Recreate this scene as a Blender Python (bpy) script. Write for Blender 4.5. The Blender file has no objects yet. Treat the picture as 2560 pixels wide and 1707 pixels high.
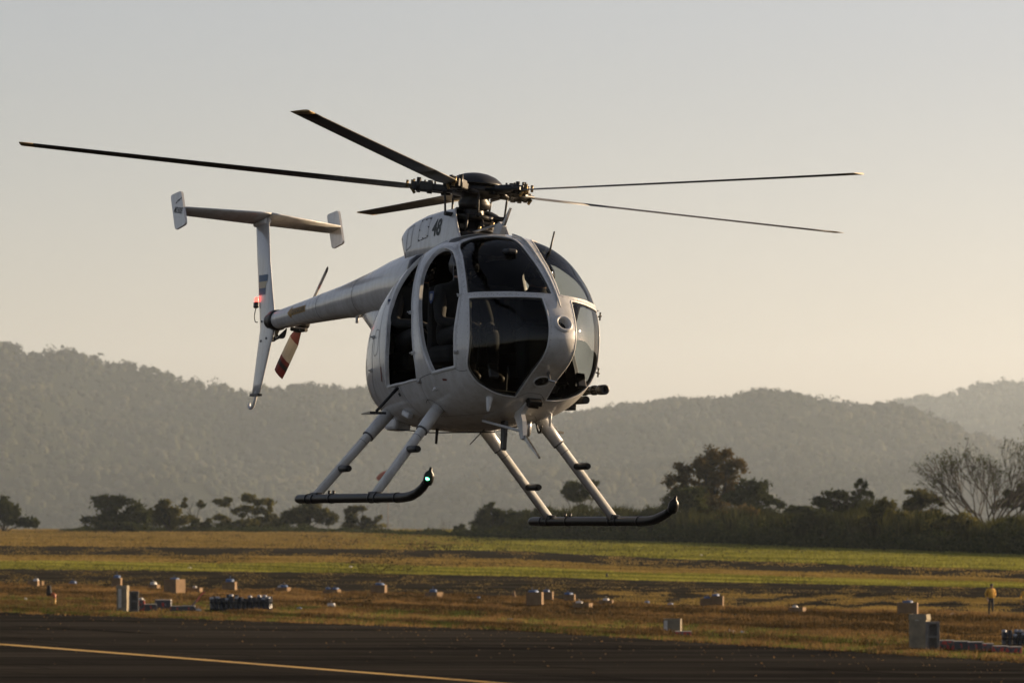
import bpy, bmesh, math, random
import numpy as np
from mathutils import Vector, Matrix, Euler, Quaternion, noise
from mathutils.geometry import delaunay_2d_cdt

random.seed(7)
rng = np.random.default_rng(11)
scn = bpy.context.scene
COL = scn.collection

# ------------------------------------------------------------------ camera, sky, sun, exposure
FPX, YH, CAMH = 11643.5, 1262.0, 6.0          # focal length and horizon row for a 2560 px wide frame; eye height in m
cam_d = bpy.data.cameras.new('camera'); cam = bpy.data.objects.new('camera', cam_d); COL.objects.link(cam)
cam.location = (0, 0, CAMH); cam.rotation_euler = (math.radians(90), 0, 0)
cam_d.sensor_width = 36.0; cam_d.lens = 36.0 * FPX / 2560.0
cam_d.shift_y = (YH - 853.5) / 2560.0
cam_d.clip_start = 0.5; cam_d.clip_end = 60000
cam_d.dof.use_dof = True; cam_d.dof.focus_distance = 40.0; cam_d.dof.aperture_fstop = 8.5
scn.camera = cam

SUN_AZ = math.radians(26)      # from image right, turned this much away from the camera
SUN_EL = math.radians(11)
to_sun = Vector((math.cos(SUN_EL) * math.cos(SUN_AZ), math.cos(SUN_EL) * math.sin(SUN_AZ), math.sin(SUN_EL)))
world = bpy.data.worlds.new('World'); scn.world = world; world.use_nodes = True
wn, wl = world.node_tree.nodes, world.node_tree.links
wn.clear()
sky = wn.new('ShaderNodeTexSky'); sky.sky_type = 'NISHITA'; sky.sun_disc = False
sky.sun_elevation = SUN_EL; sky.sun_rotation = math.atan2(to_sun.x, to_sun.y)
sky.altitude = 0; sky.air_density = 0.8; sky.dust_density = 1.0; sky.ozone_density = 1.0
bg = wn.new('ShaderNodeBackground'); bg.inputs['Strength'].default_value = 0.067
wo = wn.new('ShaderNodeOutputWorld')
tn = wn.new('ShaderNodeMix'); tn.data_type = 'RGBA'; tn.blend_type = 'MULTIPLY'; tn.inputs['Factor'].default_value = 1.0
tn.inputs['B'].default_value = (1.12, 0.932, 0.95, 1)            # camera white balance
wl.new(sky.outputs[0], tn.inputs['A']); hs = wn.new('ShaderNodeHueSaturation'); hs.inputs['Saturation'].default_value = 0.66
wl.new(tn.outputs['Result'], hs.inputs['Color']); wl.new(hs.outputs[0], bg.inputs['Color']); wl.new(bg.outputs[0], wo.inputs['Surface'])
sun_d = bpy.data.lights.new('sun', 'SUN'); sun = bpy.data.objects.new('sun', sun_d); COL.objects.link(sun)
sun_d.energy = 5.0; sun_d.angle = math.radians(0.6); sun_d.color = (1.0, 0.74, 0.46)
sun.rotation_euler = (-to_sun).to_track_quat('-Z', 'Y').to_euler(); sun.location = (60, 40, 40)
vs = scn.view_settings
vs.view_transform = 'Standard'; vs.look = 'None'; vs.gamma = 1.0; vs.exposure = 1.02; vs.use_curve_mapping = False
scn.cycles.max_bounces = 8; scn.cycles.transparent_max_bounces = 24; scn.cycles.volume_bounces = 1
scn.cycles.use_denoising = True

# ------------------------------------------------------------------ helpers
def G(x, y, z=0.0):
    """ground point seen at photo position x, y"""
    d = FPX * (CAMH - z) / (y - YH)
    return Vector(((x - 1280.0) * d / FPX, d, z))

def link(o, parent=None):
    COL.objects.link(o)
    if parent: o.parent = parent
    return o

def tag(o, label=None, cat=None, group=None, kind=None):
    if label: o['label'] = label
    if cat: o['category'] = cat
    if group: o['group'] = group
    if kind: o['kind'] = kind
    return o

def empty(name, loc=(0, 0, 0), rz=0.0):
    o = bpy.data.objects.new(name, None); COL.objects.link(o)
    o.empty_display_size = 0.2; o.location = loc; o.rotation_euler = (0, 0, rz)
    return o

def mesh_np(name, V, Fc, mats, smooth=False, midx=None, normals=None):
    """V (n,3), Fc list of equal-length index arrays or an (m,k) array"""
    me = bpy.data.meshes.new(name)
    V = np.asarray(V, dtype=np.float32)
    if isinstance(Fc, np.ndarray):
        m, k = Fc.shape
        me.vertices.add(len(V)); me.vertices.foreach_set('co', V.ravel())
        me.loops.add(m * k); me.loops.foreach_set('vertex_index', Fc.astype(np.int32).ravel())
        me.polygons.add(m)
        me.polygons.foreach_set('loop_start', np.arange(0, m * k, k, dtype=np.int32))
        me.update(calc_edges=True)
    else:
        me.from_pydata(V.tolist(), [], Fc); me.update()
    for a in (mats if isinstance(mats, (list, tuple)) else [mats]): me.materials.append(a)
    n = len(me.polygons)
    if midx is not None: me.polygons.foreach_set('material_index', np.asarray(midx, dtype=np.int32))
    me.polygons.foreach_set('use_smooth', np.full(n, bool(smooth)))
    if normals is not None: me.normals_split_custom_set_from_vertices(np.asarray(normals, dtype=np.float32).tolist())
    me.update()
    return me

class MB:
    """collects simple shapes, builds one mesh object"""
    def __init__(self): self.v, self.f, self.s = [], [], []
    def add(self, V, Fs, smooth=False):
        b = len(self.v); self.v += [tuple(p) for p in V]
        self.f += [tuple(i + b for i in q) for q in Fs]; self.s += [smooth] * len(Fs)
        return self
    def box(self, c, d, rot=None, bevel=0.0):
        hx, hy, hz = d[0] / 2, d[1] / 2, d[2] / 2
        if bevel > 0:
            b = min(bevel, hx * .9, hy * .9, hz * .9); bm = bmesh.new()
            bmesh.ops.create_cube(bm, size=1.0)
            for q in bm.verts: q.co = Vector((q.co.x * d[0], q.co.y * d[1], q.co.z * d[2]))
            bmesh.ops.bevel(bm, geom=bm.edges[:], offset=b, segments=2, affect='EDGES', profile=0.5)
            bm.verts.index_update()
            V = [q.co.copy() for q in bm.verts]; Fs = [[q.index for q in fc.verts] for fc in bm.faces]; bm.free()
        else:
            V = [Vector((sx * hx, sy * hy, sz * hz)) for sx in (-1, 1) for sy in (-1, 1) for sz in (-1, 1)]
            Fs = [(0, 1, 3, 2), (4, 6, 7, 5), (0, 4, 5, 1), (2, 3, 7, 6), (0, 2, 6, 4), (1, 5, 7, 3)]
        if rot is not None: V = [rot @ p for p in V]
        return self.add([p + Vector(c) for p in V], Fs)
    def tube(self, pts, rad, n=10, cap=True, smooth=True, flat=1.0, up=None):
        pts = [Vector(p) for p in pts]; m = len(pts)
        rad = [rad] * m if not isinstance(rad, (list, tuple)) else rad
        V, Fs = [], []
        ref = Vector(up) if up else Vector((0, 0, 1))
        t0 = (pts[1] - pts[0]).normalized()
        if abs(t0.dot(ref)) > .95: ref = Vector((1, 0, 0))
        u = t0.cross(ref).normalized()
        for i, p in enumerate(pts):
            t = ((pts[min(i + 1, m - 1)] - pts[max(i - 1, 0)])).normalized()
            u = (u - t * u.dot(t)).normalized(); w = t.cross(u)
            for k in range(n):
                a = 2 * math.pi * k / n
                V.append(p + u * (math.cos(a) * rad[i]) + w * (math.sin(a) * rad[i] * flat))
        for i in range(m - 1):
            for k in range(n):
                Fs.append((i * n + k, i * n + (k + 1) % n, (i + 1) * n + (k + 1) % n, (i + 1) * n + k))
        self.add(V, Fs, smooth)
        if cap:
            b = len(self.v) - len(V)
            self.f += [tuple(b + k for k in range(n))[::-1], tuple(b + (m - 1) * n + k for k in range(n))]; self.s += [False, False]
        return self
    def lathe(self, prof, origin=(0, 0, 0), axis=(0, 0, 1), n=24, smooth=True):
        """prof: list of (r, h) along axis"""
        ax = Vector(axis).normalized(); q = Vector((0, 0, 1)).rotation_difference(ax)
        V, Fs = [], []
        for r, h in prof:
            for k in range(n):
                a = 2 * math.pi * k / n
                V.append(q @ Vector((r * math.cos(a), r * math.sin(a), h)) + Vector(origin))
        for i in range(len(prof) - 1):
            for k in range(n):
                Fs.append((i * n + k, i * n + (k + 1) % n, (i + 1) * n + (k + 1) % n, (i + 1) * n + k))
        return self.add(V, Fs, smooth)
    def prism(self, poly, y0, y1):
        """poly of (x, z) extruded from y0 to y1"""
        n = len(poly)
        V = [Vector((x, y0, z)) for x, z in poly] + [Vector((x, y1, z)) for x, z in poly]
        Fs = [tuple(range(n)), tuple(range(2 * n - 1, n - 1, -1))] + [(i + n, (i + 1) % n + n, (i + 1) % n, i) for i in range(n)]
        return self.add(V, Fs)
    def mesh(self, name, m):
        me = bpy.data.meshes.new(name); me.from_pydata([tuple(p) for p in self.v], [], self.f)
        for a in (m if isinstance(m, (list, tuple)) else [m]): me.materials.append(a)
        me.polygons.foreach_set('use_smooth', self.s); me.update()
        bm = bmesh.new(); bm.from_mesh(me); bmesh.ops.recalc_face_normals(bm, faces=bm.faces[:]); bm.to_mesh(me); bm.free()
        return me
    def build(self, name, m, parent=None, loc=None):
        o = bpy.data.objects.new(name, self.mesh(name, m)); link(o, parent)
        if loc is not None: o.location = loc
        return o

def obj(name, me, parent=None, loc=None):
    o = bpy.data.objects.new(name, me); link(o, parent)
    if loc is not None: o.location = loc
    return o

def catmull(pts, n, closed=True):
    P = np.asarray(pts, float); m = len(P); out = []
    for i in range(m if closed else m - 1):
        if closed: a, b, c, d = P[(i - 1) % m], P[i], P[(i + 1) % m], P[(i + 2) % m]
        else: a, b, c, d = P[max(i - 1, 0)], P[i], P[i + 1], P[min(i + 2, m - 1)]
        for k in range(n):
            t = k / n
            out.append(.5 * (2 * b + (c - a) * t + (2 * a - 5 * b + 4 * c - d) * t * t + (3 * b - a - 3 * c + d) * t ** 3))
    if not closed: out.append(P[-1])
    return np.array(out)

# ------------------------------------------------------------------ materials
def mat(name, col, rough=.6, metal=0.0, var=0.0, scale=8.0, col2=None, bump=0.0, spec=.5, coat=0.0, stretch=None, detail=5.0, lo=.35, hi=.65, bscale=None, trans=0.0, emit=None, estr=0.0):
    m = bpy.data.materials.new(name); m.use_nodes = True
    nt = m.node_tree; N, L = nt.nodes, nt.links
    b = N['Principled BSDF']
    b.inputs['Base Color'].default_value = (*col, 1); b.inputs['Roughness'].default_value = rough
    b.inputs['Metallic'].default_value = metal; b.inputs['Specular IOR Level'].default_value = spec
    b.inputs['Coat Weight'].default_value = coat; b.inputs['Coat Roughness'].default_value = .08
    if emit:
        b.inputs['Emission Color'].default_value = (*emit, 1); b.inputs['Emission Strength'].default_value = estr
    tc = N.new('ShaderNodeTexCoord'); src = tc.outputs['Object']
    if stretch:
        mp = N.new('ShaderNodeMapping'); L.new(src, mp.inputs[0]); mp.inputs['Scale'].default_value = stretch[0:3]
        if len(stretch) > 3: mp.inputs['Rotation'].default_value = (0, 0, stretch[3])
        src = mp.outputs[0]
    if var > 0 or col2:
        c2 = col2 or tuple(max(0, c * (1 - var)) for c in col)
        nz = N.new('ShaderNodeTexNoise'); nz.inputs['Scale'].default_value = scale; nz.inputs['Detail'].default_value = detail
        L.new(src, nz.inputs['Vector'])
        rp = N.new('ShaderNodeValToRGB'); rp.color_ramp.elements[0].position = lo; rp.color_ramp.elements[1].position = hi
        rp.color_ramp.elements[0].color = (*c2, 1); rp.color_ramp.elements[1].color = (*col, 1)
        L.new(nz.outputs['Fac'], rp.inputs[0]); L.new(rp.outputs[0], b.inputs['Base Color'])
    if bump > 0:
        nb = N.new('ShaderNodeTexNoise'); nb.inputs['Scale'].default_value = bscale or scale * 4; nb.inputs['Detail'].default_value = 4
        L.new(src, nb.inputs['Vector'])
        bp = N.new('ShaderNodeBump'); bp.inputs['Strength'].default_value = bump; bp.inputs['Distance'].default_value = .02
        L.new(nb.outputs['Fac'], bp.inputs['Height']); L.new(bp.outputs[0], b.inputs['Normal'])
    return m

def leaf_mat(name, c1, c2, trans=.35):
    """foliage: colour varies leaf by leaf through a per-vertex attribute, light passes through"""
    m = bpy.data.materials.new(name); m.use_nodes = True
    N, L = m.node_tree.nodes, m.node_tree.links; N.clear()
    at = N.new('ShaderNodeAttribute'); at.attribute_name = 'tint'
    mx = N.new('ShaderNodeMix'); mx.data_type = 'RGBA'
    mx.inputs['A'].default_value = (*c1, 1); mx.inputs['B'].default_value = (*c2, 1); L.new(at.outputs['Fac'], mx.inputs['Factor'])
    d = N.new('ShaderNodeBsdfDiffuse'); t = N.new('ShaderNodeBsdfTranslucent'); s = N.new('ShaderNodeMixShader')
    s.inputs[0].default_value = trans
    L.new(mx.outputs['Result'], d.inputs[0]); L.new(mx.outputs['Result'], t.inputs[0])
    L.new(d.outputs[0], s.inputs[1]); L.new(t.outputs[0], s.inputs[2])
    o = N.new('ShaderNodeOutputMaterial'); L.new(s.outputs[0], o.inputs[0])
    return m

def tint_attr(me, vals):
    a = me.attributes.new('tint', 'FLOAT', 'POINT'); a.data.foreach_set('value', np.asarray(vals, dtype=np.float32))

def glass_mat(name, tint, refl=1.0):
    m = bpy.data.materials.new(name); m.use_nodes = True
    N, L = m.node_tree.nodes, m.node_tree.links; N.clear()
    tr = N.new('ShaderNodeBsdfTransparent'); tr.inputs[0].default_value = (*tint, 1)
    gl = N.new('ShaderNodeBsdfGlossy'); gl.inputs['Roughness'].default_value = .03; gl.inputs[0].default_value = (refl, refl, refl, 1)
    fr = N.new('ShaderNodeFresnel'); fr.inputs[0].default_value = 1.49
    s = N.new('ShaderNodeMixShader'); L.new(fr.outputs[0], s.inputs[0]); L.new(tr.outputs[0], s.inputs[1]); L.new(gl.outputs[0], s.inputs[2])
    o = N.new('ShaderNodeOutputMaterial'); L.new(s.outputs[0], o.inputs[0])
    return m

M = {}
# ------------------------------------------------------------------ the ground
def extrap(xs, ys): return lambda x: float(np.interp(x, xs, ys))
XC = [-700, 0, 860, 1280, 1660, 2560, 3200]
yA = extrap(XC, [1500, 1529, 1558, 1573, 1598, 1653, 1690])     # runway edge
yB = extrap(XC, [1441, 1457, 1478, 1490, 1512, 1533, 1552])     # verge / taxiway
yC = extrap(XC, [1412, 1422, 1432, 1440, 1452, 1470, 1484])     # taxiway / grass
yD = extrap(XC, [1380, 1386, 1391, 1397, 1419, 1449, 1468])     # grass / far strip
yE = extrap(XC, [1360, 1364, 1372, 1377, 1396, 1426, 1446])     # far strip / field
RUN = math.atan2(-82.6, 46.7)                                  # heading of the runway on the ground

M['soil'] = mat('dry_ground', (.048, .034, .017), .95, col2=(.024, .021, .010), scale=.35, bump=.4, bscale=6, spec=0)
M['asphalt'] = mat('runway_asphalt', (.041, .037, .032), .95, col2=(.020, .018, .0155), scale=.8, stretch=(.05, .55, 1, -RUN), bump=.35, bscale=9, spec=.0, lo=.3, hi=.7)
M['old_asphalt'] = mat('taxiway_asphalt', (.046, .041, .033), .95, col2=(.022, .020, .016), scale=.35, stretch=(.15, 1.2, 1, -RUN), bump=.3, bscale=4, spec=.0)
M['line'] = mat('runway_yellow_paint', (.50, .29, .035), .8, col2=(.15, .095, .03), scale=1.3, lo=.30, hi=.46)

def patches(m, sc, lo, hi, dark, rot):
    N, L = m.node_tree.nodes, m.node_tree.links; b = N['Principled BSDF']; src = b.inputs['Base Color'].links[0].from_socket
    tc = N.new('ShaderNodeTexCoord'); mp = N.new('ShaderNodeMapping'); mp.inputs['Scale'].default_value = sc; mp.inputs['Rotation'].default_value = (0, 0, rot); L.new(tc.outputs['Object'], mp.inputs[0])
    n1 = N.new('ShaderNodeTexNoise'); n1.inputs['Scale'].default_value = 1.0; n1.inputs['Detail'].default_value = 7; n1.inputs['Roughness'].default_value = .65; L.new(mp.outputs[0], n1.inputs['Vector'])
    r1 = N.new('ShaderNodeValToRGB'); r1.color_ramp.elements[0].position = lo; r1.color_ramp.elements[1].position = hi
    r1.color_ramp.elements[0].color = (*dark, 1); r1.color_ramp.elements[1].color = (1.25, 1.22, 1.15, 1); L.new(n1.outputs['Fac'], r1.inputs[0])
    x = N.new('ShaderNodeMix'); x.data_type = 'RGBA'; x.blend_type = 'MULTIPLY'; x.inputs['Factor'].default_value = 1; x.clamp_result = False
    L.new(src, x.inputs['A']); L.new(r1.outputs[0], x.inputs['B']); L.new(x.outputs['Result'], b.inputs['Base Color'])
patches(M['asphalt'], (.012, .11, 1), .40, .60, (.60, .60, .62), -RUN)
patches(M['old_asphalt'], (.02, .16, 1), .38, .62, (.55, .55, .55), -RUN)
def plateau_z(x, y):
    t = max(0.0, y - 1120.0)
    return -0.00018 * t * t if t < 350 else -0.00018 * 350 * 350 - .02 * (t - 350)
xs = [-8000, -3000, -1200, -600] + list(np.linspace(-300, 300, 41)) + [600, 1200, 3000, 8000]
ys = [-1500, -300, 0, 60] + list(np.linspace(100, 1100, 51)) + [1130, 1160, 1200, 1260, 1350, 1500, 1800, 2500, 4000, 9000, 17500]
V, Fc = [], []
for yy in ys:
    for xx in xs:
        z = max(plateau_z(xx, yy), -45)
        V.append((xx, yy, z))
nx = len(xs)
for j in range(len(ys) - 1):
    for i in range(nx - 1): Fc.append((j * nx + i, j * nx + i + 1, (j + 1) * nx + i + 1, (j + 1) * nx + i))
tag(obj('ground', mesh_np('ground', V, np.array(Fc), M['soil'], True)), kind='structure')

def strip(name, top, bot, z, m, wob=0.0, cols=np.arange(-700, 3201, 13)):
    V, Fc = [], []
    for i, x in enumerate(cols):
        n1 = wob * (noise.noise((x * .013, z * 90, 1)) + .7 * noise.noise((x * .05, z * 90, 3)) + .5 * noise.noise((x * .2, z * 90, 5))); n2 = wob * (noise.noise((x * .013, z * 90, 7)) + .7 * noise.noise((x * .05, z * 90, 9)))
        V += [G(x, top(x) + n1), G(x, bot(x) + n2)]
        V[-1].z = z; V[-2].z = z
    for i in range(len(cols) - 1): Fc.append((2 * i, 2 * i + 1, 2 * i + 3, 2 * i + 2))
    return tag(obj(name, mesh_np(name, V, np.array(Fc), m)), kind='structure')

# near runway: edge traced by yA, running on past the camera
cols = np.arange(-700, 3201, 9); V, Fc = [], []
for x in cols:
    p = G(x, yA(x) + 2.2 * noise.noise((x * .015, 2, 0)) + 2.2 * noise.noise((x * .06, 5, 0)) + 1.6 * noise.noise((x * .3, 8, 0))); p.z = .012
    V.append(p); V.append(Vector((p.x * .2 + (x - 1280) * .03, -60, .012)))
for i in range(len(cols) - 1): Fc.append((2 * i, 2 * i + 1, 2 * i + 3, 2 * i + 2))
tag(obj('runway', mesh_np('runway', V, np.array(Fc), M['asphalt'])), kind='structure')
strip('taxiway', yC, yB, .012, M['old_asphalt'], 2.2)
strip('service_road', yE, yD, .012, M['old_asphalt'], 1.6)
M['crack'] = mat('crack_fill', (.010, .009, .008), .95, spec=0)
V, Fc = [], []; cr = random.Random(4); ux, uy = math.cos(RUN), math.sin(RUN)
for k in range(80):
    x = cr.uniform(-100, 2660); y = yA(x) + cr.uniform(4, 190) ** .96
    if y > 1745: continue
    p = G(x, y); L_ = cr.uniform(2, 22); w_ = cr.uniform(.03, .14); n_ = 8; b = len(V); off = 0
    for i in range(n_ + 1):
        off += cr.uniform(-.12, .12); q = p + Vector((ux, uy, 0)) * (L_ * (i / n_ - .5)) + Vector((-uy, ux, 0)) * off; ww = w_ * math.sin(math.pi * (i + .3) / (n_ + .6))
        V += [q + Vector((-uy, ux, 0)) * ww, q - Vector((-uy, ux, 0)) * ww]
    Fc += [(b + 2 * i, b + 2 * i + 1, b + 2 * i + 3, b + 2 * i + 2) for i in range(n_)]
V = np.array([tuple(v) for v in V]); V[:, 2] = .022
tag(obj('runway_cracks', mesh_np('runway_cracks', V, np.array(Fc), M['crack'])), 'dark cracks running along the runway asphalt', 'cracks', kind='stuff')
# painted edge line
lx = [-1300, -600, 0, 430, 860, 1265, 1700, 2600]; ly = [1522, 1569, 1610, 1643, 1677, 1708.5, 1744, 1814]
V, Fc = [], []
for x, y in zip(np.linspace(-1300, 2600, 90), np.interp(np.linspace(-1300, 2600, 90), lx, ly)):
    a = G(x, y - 1.8); b = G(x, y + 1.8); a.z = b.z = .018; V += [a, b]
for i in range(89): Fc.append((2 * i, 2 * i + 1, 2 * i + 3, 2 * i + 2))
tag(obj('runway_marking', mesh_np('runway_marking', V, np.array(Fc), M['line'])), kind='structure')

# ------------------------------------------------------------------ grass (uncountable: stuff)
M['dry_grass'] = leaf_mat('dry_grass_blades', (.036, .025, .011), (.25, .155, .062), .35)
M['green_grass'] = leaf_mat('green_grass_blades', (.038, .052, .012), (.19, .185, .050), .4)
M['field_grass'] = leaf_mat('field_grass_blades', (.10, .105, .020), (.30, .29, .06), .4)
M['tan_field'] = leaf_mat('tan_field_blades', (.13, .095, .030), (.30, .21, .07), .4)

def tufts(name, label, pts, h, wd, nb, m, spread=.12, lean=.5):
    """pts (n,3) tuft feet, each nb thin triangular blades"""
    n = len(pts); P = np.repeat(pts, nb, 0); k = n * nb
    hh = np.repeat(h, nb) if np.ndim(h) else np.full(k, h)
    ww = np.repeat(wd, nb) if np.ndim(wd) else np.full(k, wd)
    hh = hh * rng.uniform(.5, 1.15, k)
    a = rng.uniform(0, 2 * np.pi, k); foot = P + np.stack([rng.normal(0, spread, k), rng.normal(0, spread, k), np.zeros(k)], 1)
    side = np.stack([np.cos(a), np.sin(a), np.zeros(k)], 1) * (ww * rng.uniform(.6, 1.4, k))[:, None]
    b = rng.uniform(0, 2 * np.pi, k)
    tip = foot + np.stack([np.cos(b) * lean * hh * rng.uniform(0, 1, k), np.sin(b) * lean * hh * rng.uniform(0, 1, k), hh], 1)
    V = np.stack([foot - side, foot + side, tip], 1).reshape(-1, 3)
    V[:, 2] = np.maximum(V[:, 2], -.02)
    me = mesh_np(name, V, np.arange(3 * k).reshape(-1, 3), m)
    ca, sa = math.cos(RUN), math.sin(RUN); al, ac = pts[:, 0] * ca + pts[:, 1] * sa, -pts[:, 0] * sa + pts[:, 1] * ca
    st = np.array([noise.noise((a * .012, b * .22, 3)) + .7 * noise.noise((a * .05, b * .5, 9)) for a, b in zip(al, ac)])
    cl = np.clip(0.40 + .85 * st + rng.normal(0, .16, n), 0, 1)
    tint_attr(me, np.clip(np.repeat(np.repeat(cl, nb) + rng.normal(0, .12, k), 3), 0, 1))
    return tag(obj(name, me), label, 'grass', kind='stuff')

def scatter(n, x0, x1, top, bot, dens=None, seed=0):
    """n ground points between two photo rows, even over the ground strip"""
    r = np.random.default_rng(seed); out = []
    while len(out) < n:
        x = r.uniform(x0, x1, 4000); v = r.uniform(0, 1, 4000)
        for xi, vi in zip(x, v):
            d0 = 1 / (top(xi) - YH); d1 = 1 / (bot(xi) - YH)
            y = YH + 1 / (d0 + (d1 - d0) * vi)
            if dens is not None and r.random() > dens(xi, y): continue
            out.append(G(xi, y)); 
            if len(out) >= n: break
    return np.array([tuple(p) for p in out])

nz = lambda x, y, s, o: noise.noise((x * .004 * s, (y - YH) * .03 * s, o))
band1 = lambda x, y: .10 + 1.0 * max(0, .35 + 1.1 * nz(x, y, 1.8, 1) + .9 * nz(x, y, 6, 2))
p1 = scatter(56000, -640, 3160, yB, lambda x: yA(x) - 2, band1, 1)
h1 = .11 + .26 * np.array([max(-.25, noise.noise((p[0] * .35, p[1] * .09, 4)) + .5 * noise.noise((p[0] * 1.3, p[1] * .5, 14))) for p in p1]) 
tufts('dry_verge_grass', 'rough dry brown grass covering the verge beside the runway', p1, h1, .028, 6, M['dry_grass'], .14, .7)
gd = lambda x, y: max(.05, min(1, .45 + 1.5 * noise.noise((x * .02, y * .12, 40)))) if (yA(x) - y) < 10 + 9 * noise.noise((x * .01, 3, 3)) else .09 + .25 * max(0, nz(x, y, 2.5, 8))
p2 = scatter(21000, -640, 3160, lambda x: yA(x) - 42, lambda x: yA(x) + 1.5, gd, 2)
tufts('green_verge_grass', 'low green weeds along the ragged edge of the runway', p2, .09 + .06 * rng.random(len(p2)), .022, 5, M['green_grass'], .14, .8)
ed = lambda x, y: max(0, .2 + 1.6 * noise.noise((x * .03, 7, 50)) + .6 * noise.noise((x * .15, 3, 51)))
p2b = scatter(2600, -640, 3160, lambda x: yA(x) - 7, lambda x: yA(x) + 3.5, ed, 9)
tufts('ragged_edge_grass', 'taller dry tufts spilling over the ragged runway edge', p2b, .09 + .14 * rng.random(len(p2b)), .035, 7, M['dry_grass'], .2, .9)
p2c = scatter(5200, -640, 3160, lambda x: yB(x) + 4, lambda x: yA(x) - 3, lambda x, y: max(0, -.05 + 1.5 * nz(x, y, 4, 61)), 10)
tufts('tall_verge_tufts', 'taller clumps of dry grass dotted over the verge', p2c, .14 + .16 * rng.random(len(p2c)), .03, 8, M['dry_grass'], .18, .8)
# tufts breaking up the old taxiway on its right, and thin weeds elsewhere
td = lambda x, y: (1.0 if (x > 1500 and y > 1478 + (x - 1500) * .016) else .10) * max(0, .35 + 1.2 * nz(x, y, 3, 5))
p3 = scatter(12000, -640, 3160, yC, yB, td, 3)
tufts('taxiway_weeds', 'dry weeds growing through the cracked old taxiway', p3, .09, .03, 5, M['tan_field'], .25, .8)
p3b = scatter(1700, -640, 3160, yE, yD, lambda x, y: max(0, .15 + 1.3 * nz(x, y, 2.2, 31)), 33)
tufts('service_road_weeds', 'sparse weeds on the dark far service road', p3b, .14, .06, 5, M['tan_field'], .4, .8)
b2 = lambda x, y: .3 + .7 * max(0, .5 + nz(x, y, 1.2, 11))
gm = lambda x: yD(x) + (yC(x) - yD(x)) * (.45 + .2 * noise.noise((x * .003, 1, 1)))
p4 = scatter(12000, -640, 3160, yD, gm, b2, 4)
tufts('brown_strip_grass', 'brownish grass of the strip behind the old taxiway', p4, .15, .05, 5, M['tan_field'], .3, .6)
p5 = scatter(14500, -640, 3160, gm, yC, b2, 5)
tufts('green_strip_grass', 'sunlit green grass along the far side of the taxiway', p5, .15, .05, 5, M['field_grass'], .3, .6)
yF = lambda x: 1322 if x < 1150 else max(1330, float(np.interp(x, [1150, 1660, 2560, 3200], [1326, 1347, 1380, 1405])))
lef = lambda x, y: max(.0, min(1, (1250 - x) / 500 + .5 * nz(x, y, 2, 20)))
p6 = scatter(19000, -640, 1500, lambda x: max(1322, yF(x)), yE, lef, 6)
tufts('tan_field_grass', 'orange brown dry field in front of the far left trees', p6, .22, .08, 5, M['tan_field'], .5, .6)
rig = lambda x, y: max(.0, min(1, (x - 820) / 450 + .5 * nz(x, y, 2, 20)))
p7 = scatter(19000, 700, 3160, yF, yE, rig, 7)
tufts('green_field_grass', 'bright green yellow field in front of the tall thicket', p7, .20, .07, 5, M['field_grass'], .45, .6)
# ------------------------------------------------------------------ hills with their forest
M['hill_soil'] = mat('hill_undergrowth', (.012, .015, .009), .95, col2=(.020, .022, .012), scale=.006, bump=.5, bscale=.04, spec=0)
M['hill_trees'] = leaf_mat('hill_forest_leaves', (.019, .026, .016), (.075, .072, .044), .08)

def pix_ridge(px, py, D):
    return lambda X: float(np.interp(X, [(x - 1280) * D / FPX for x in px], [CAMH + (YH - y) * D / FPX for y in py]))

def ico(sub):
    bm = bmesh.new(); bmesh.ops.create_icosphere(bm, subdivisions=sub, radius=1.0); bm.verts.index_update()
    V = np.array([v.co[:] for v in bm.verts]); Fs = np.array([[v.index for v in f.verts] for f in bm.faces]); bm.free()
    return V, Fs
ICO_V, ICO_F = ico(2)
ICO1_V, ICO1_F = ico(1)

def leaves_mesh(name, C, size, m, tint):
    k = len(C); d = rng.normal(0, 1, (k, 3)); d /= np.linalg.norm(d, axis=1)[:, None]
    u = rng.normal(0, 1, (k, 3)); u -= d * np.sum(u * d, 1)[:, None]; u /= np.linalg.norm(u, axis=1)[:, None]; w = np.cross(d, u)
    s = (size * rng.uniform(.6, 1.5, k))[:, None]
    V = np.stack([C - u * s, C - w * s * .45, C + u * s, C + w * s * .45], 1).reshape(-1, 3)
    me = mesh_np(name, V, np.arange(4 * k).reshape(-1, 4), m)
    tint_attr(me, np.repeat(np.clip(tint, 0, 1), 4))
    return me

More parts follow.
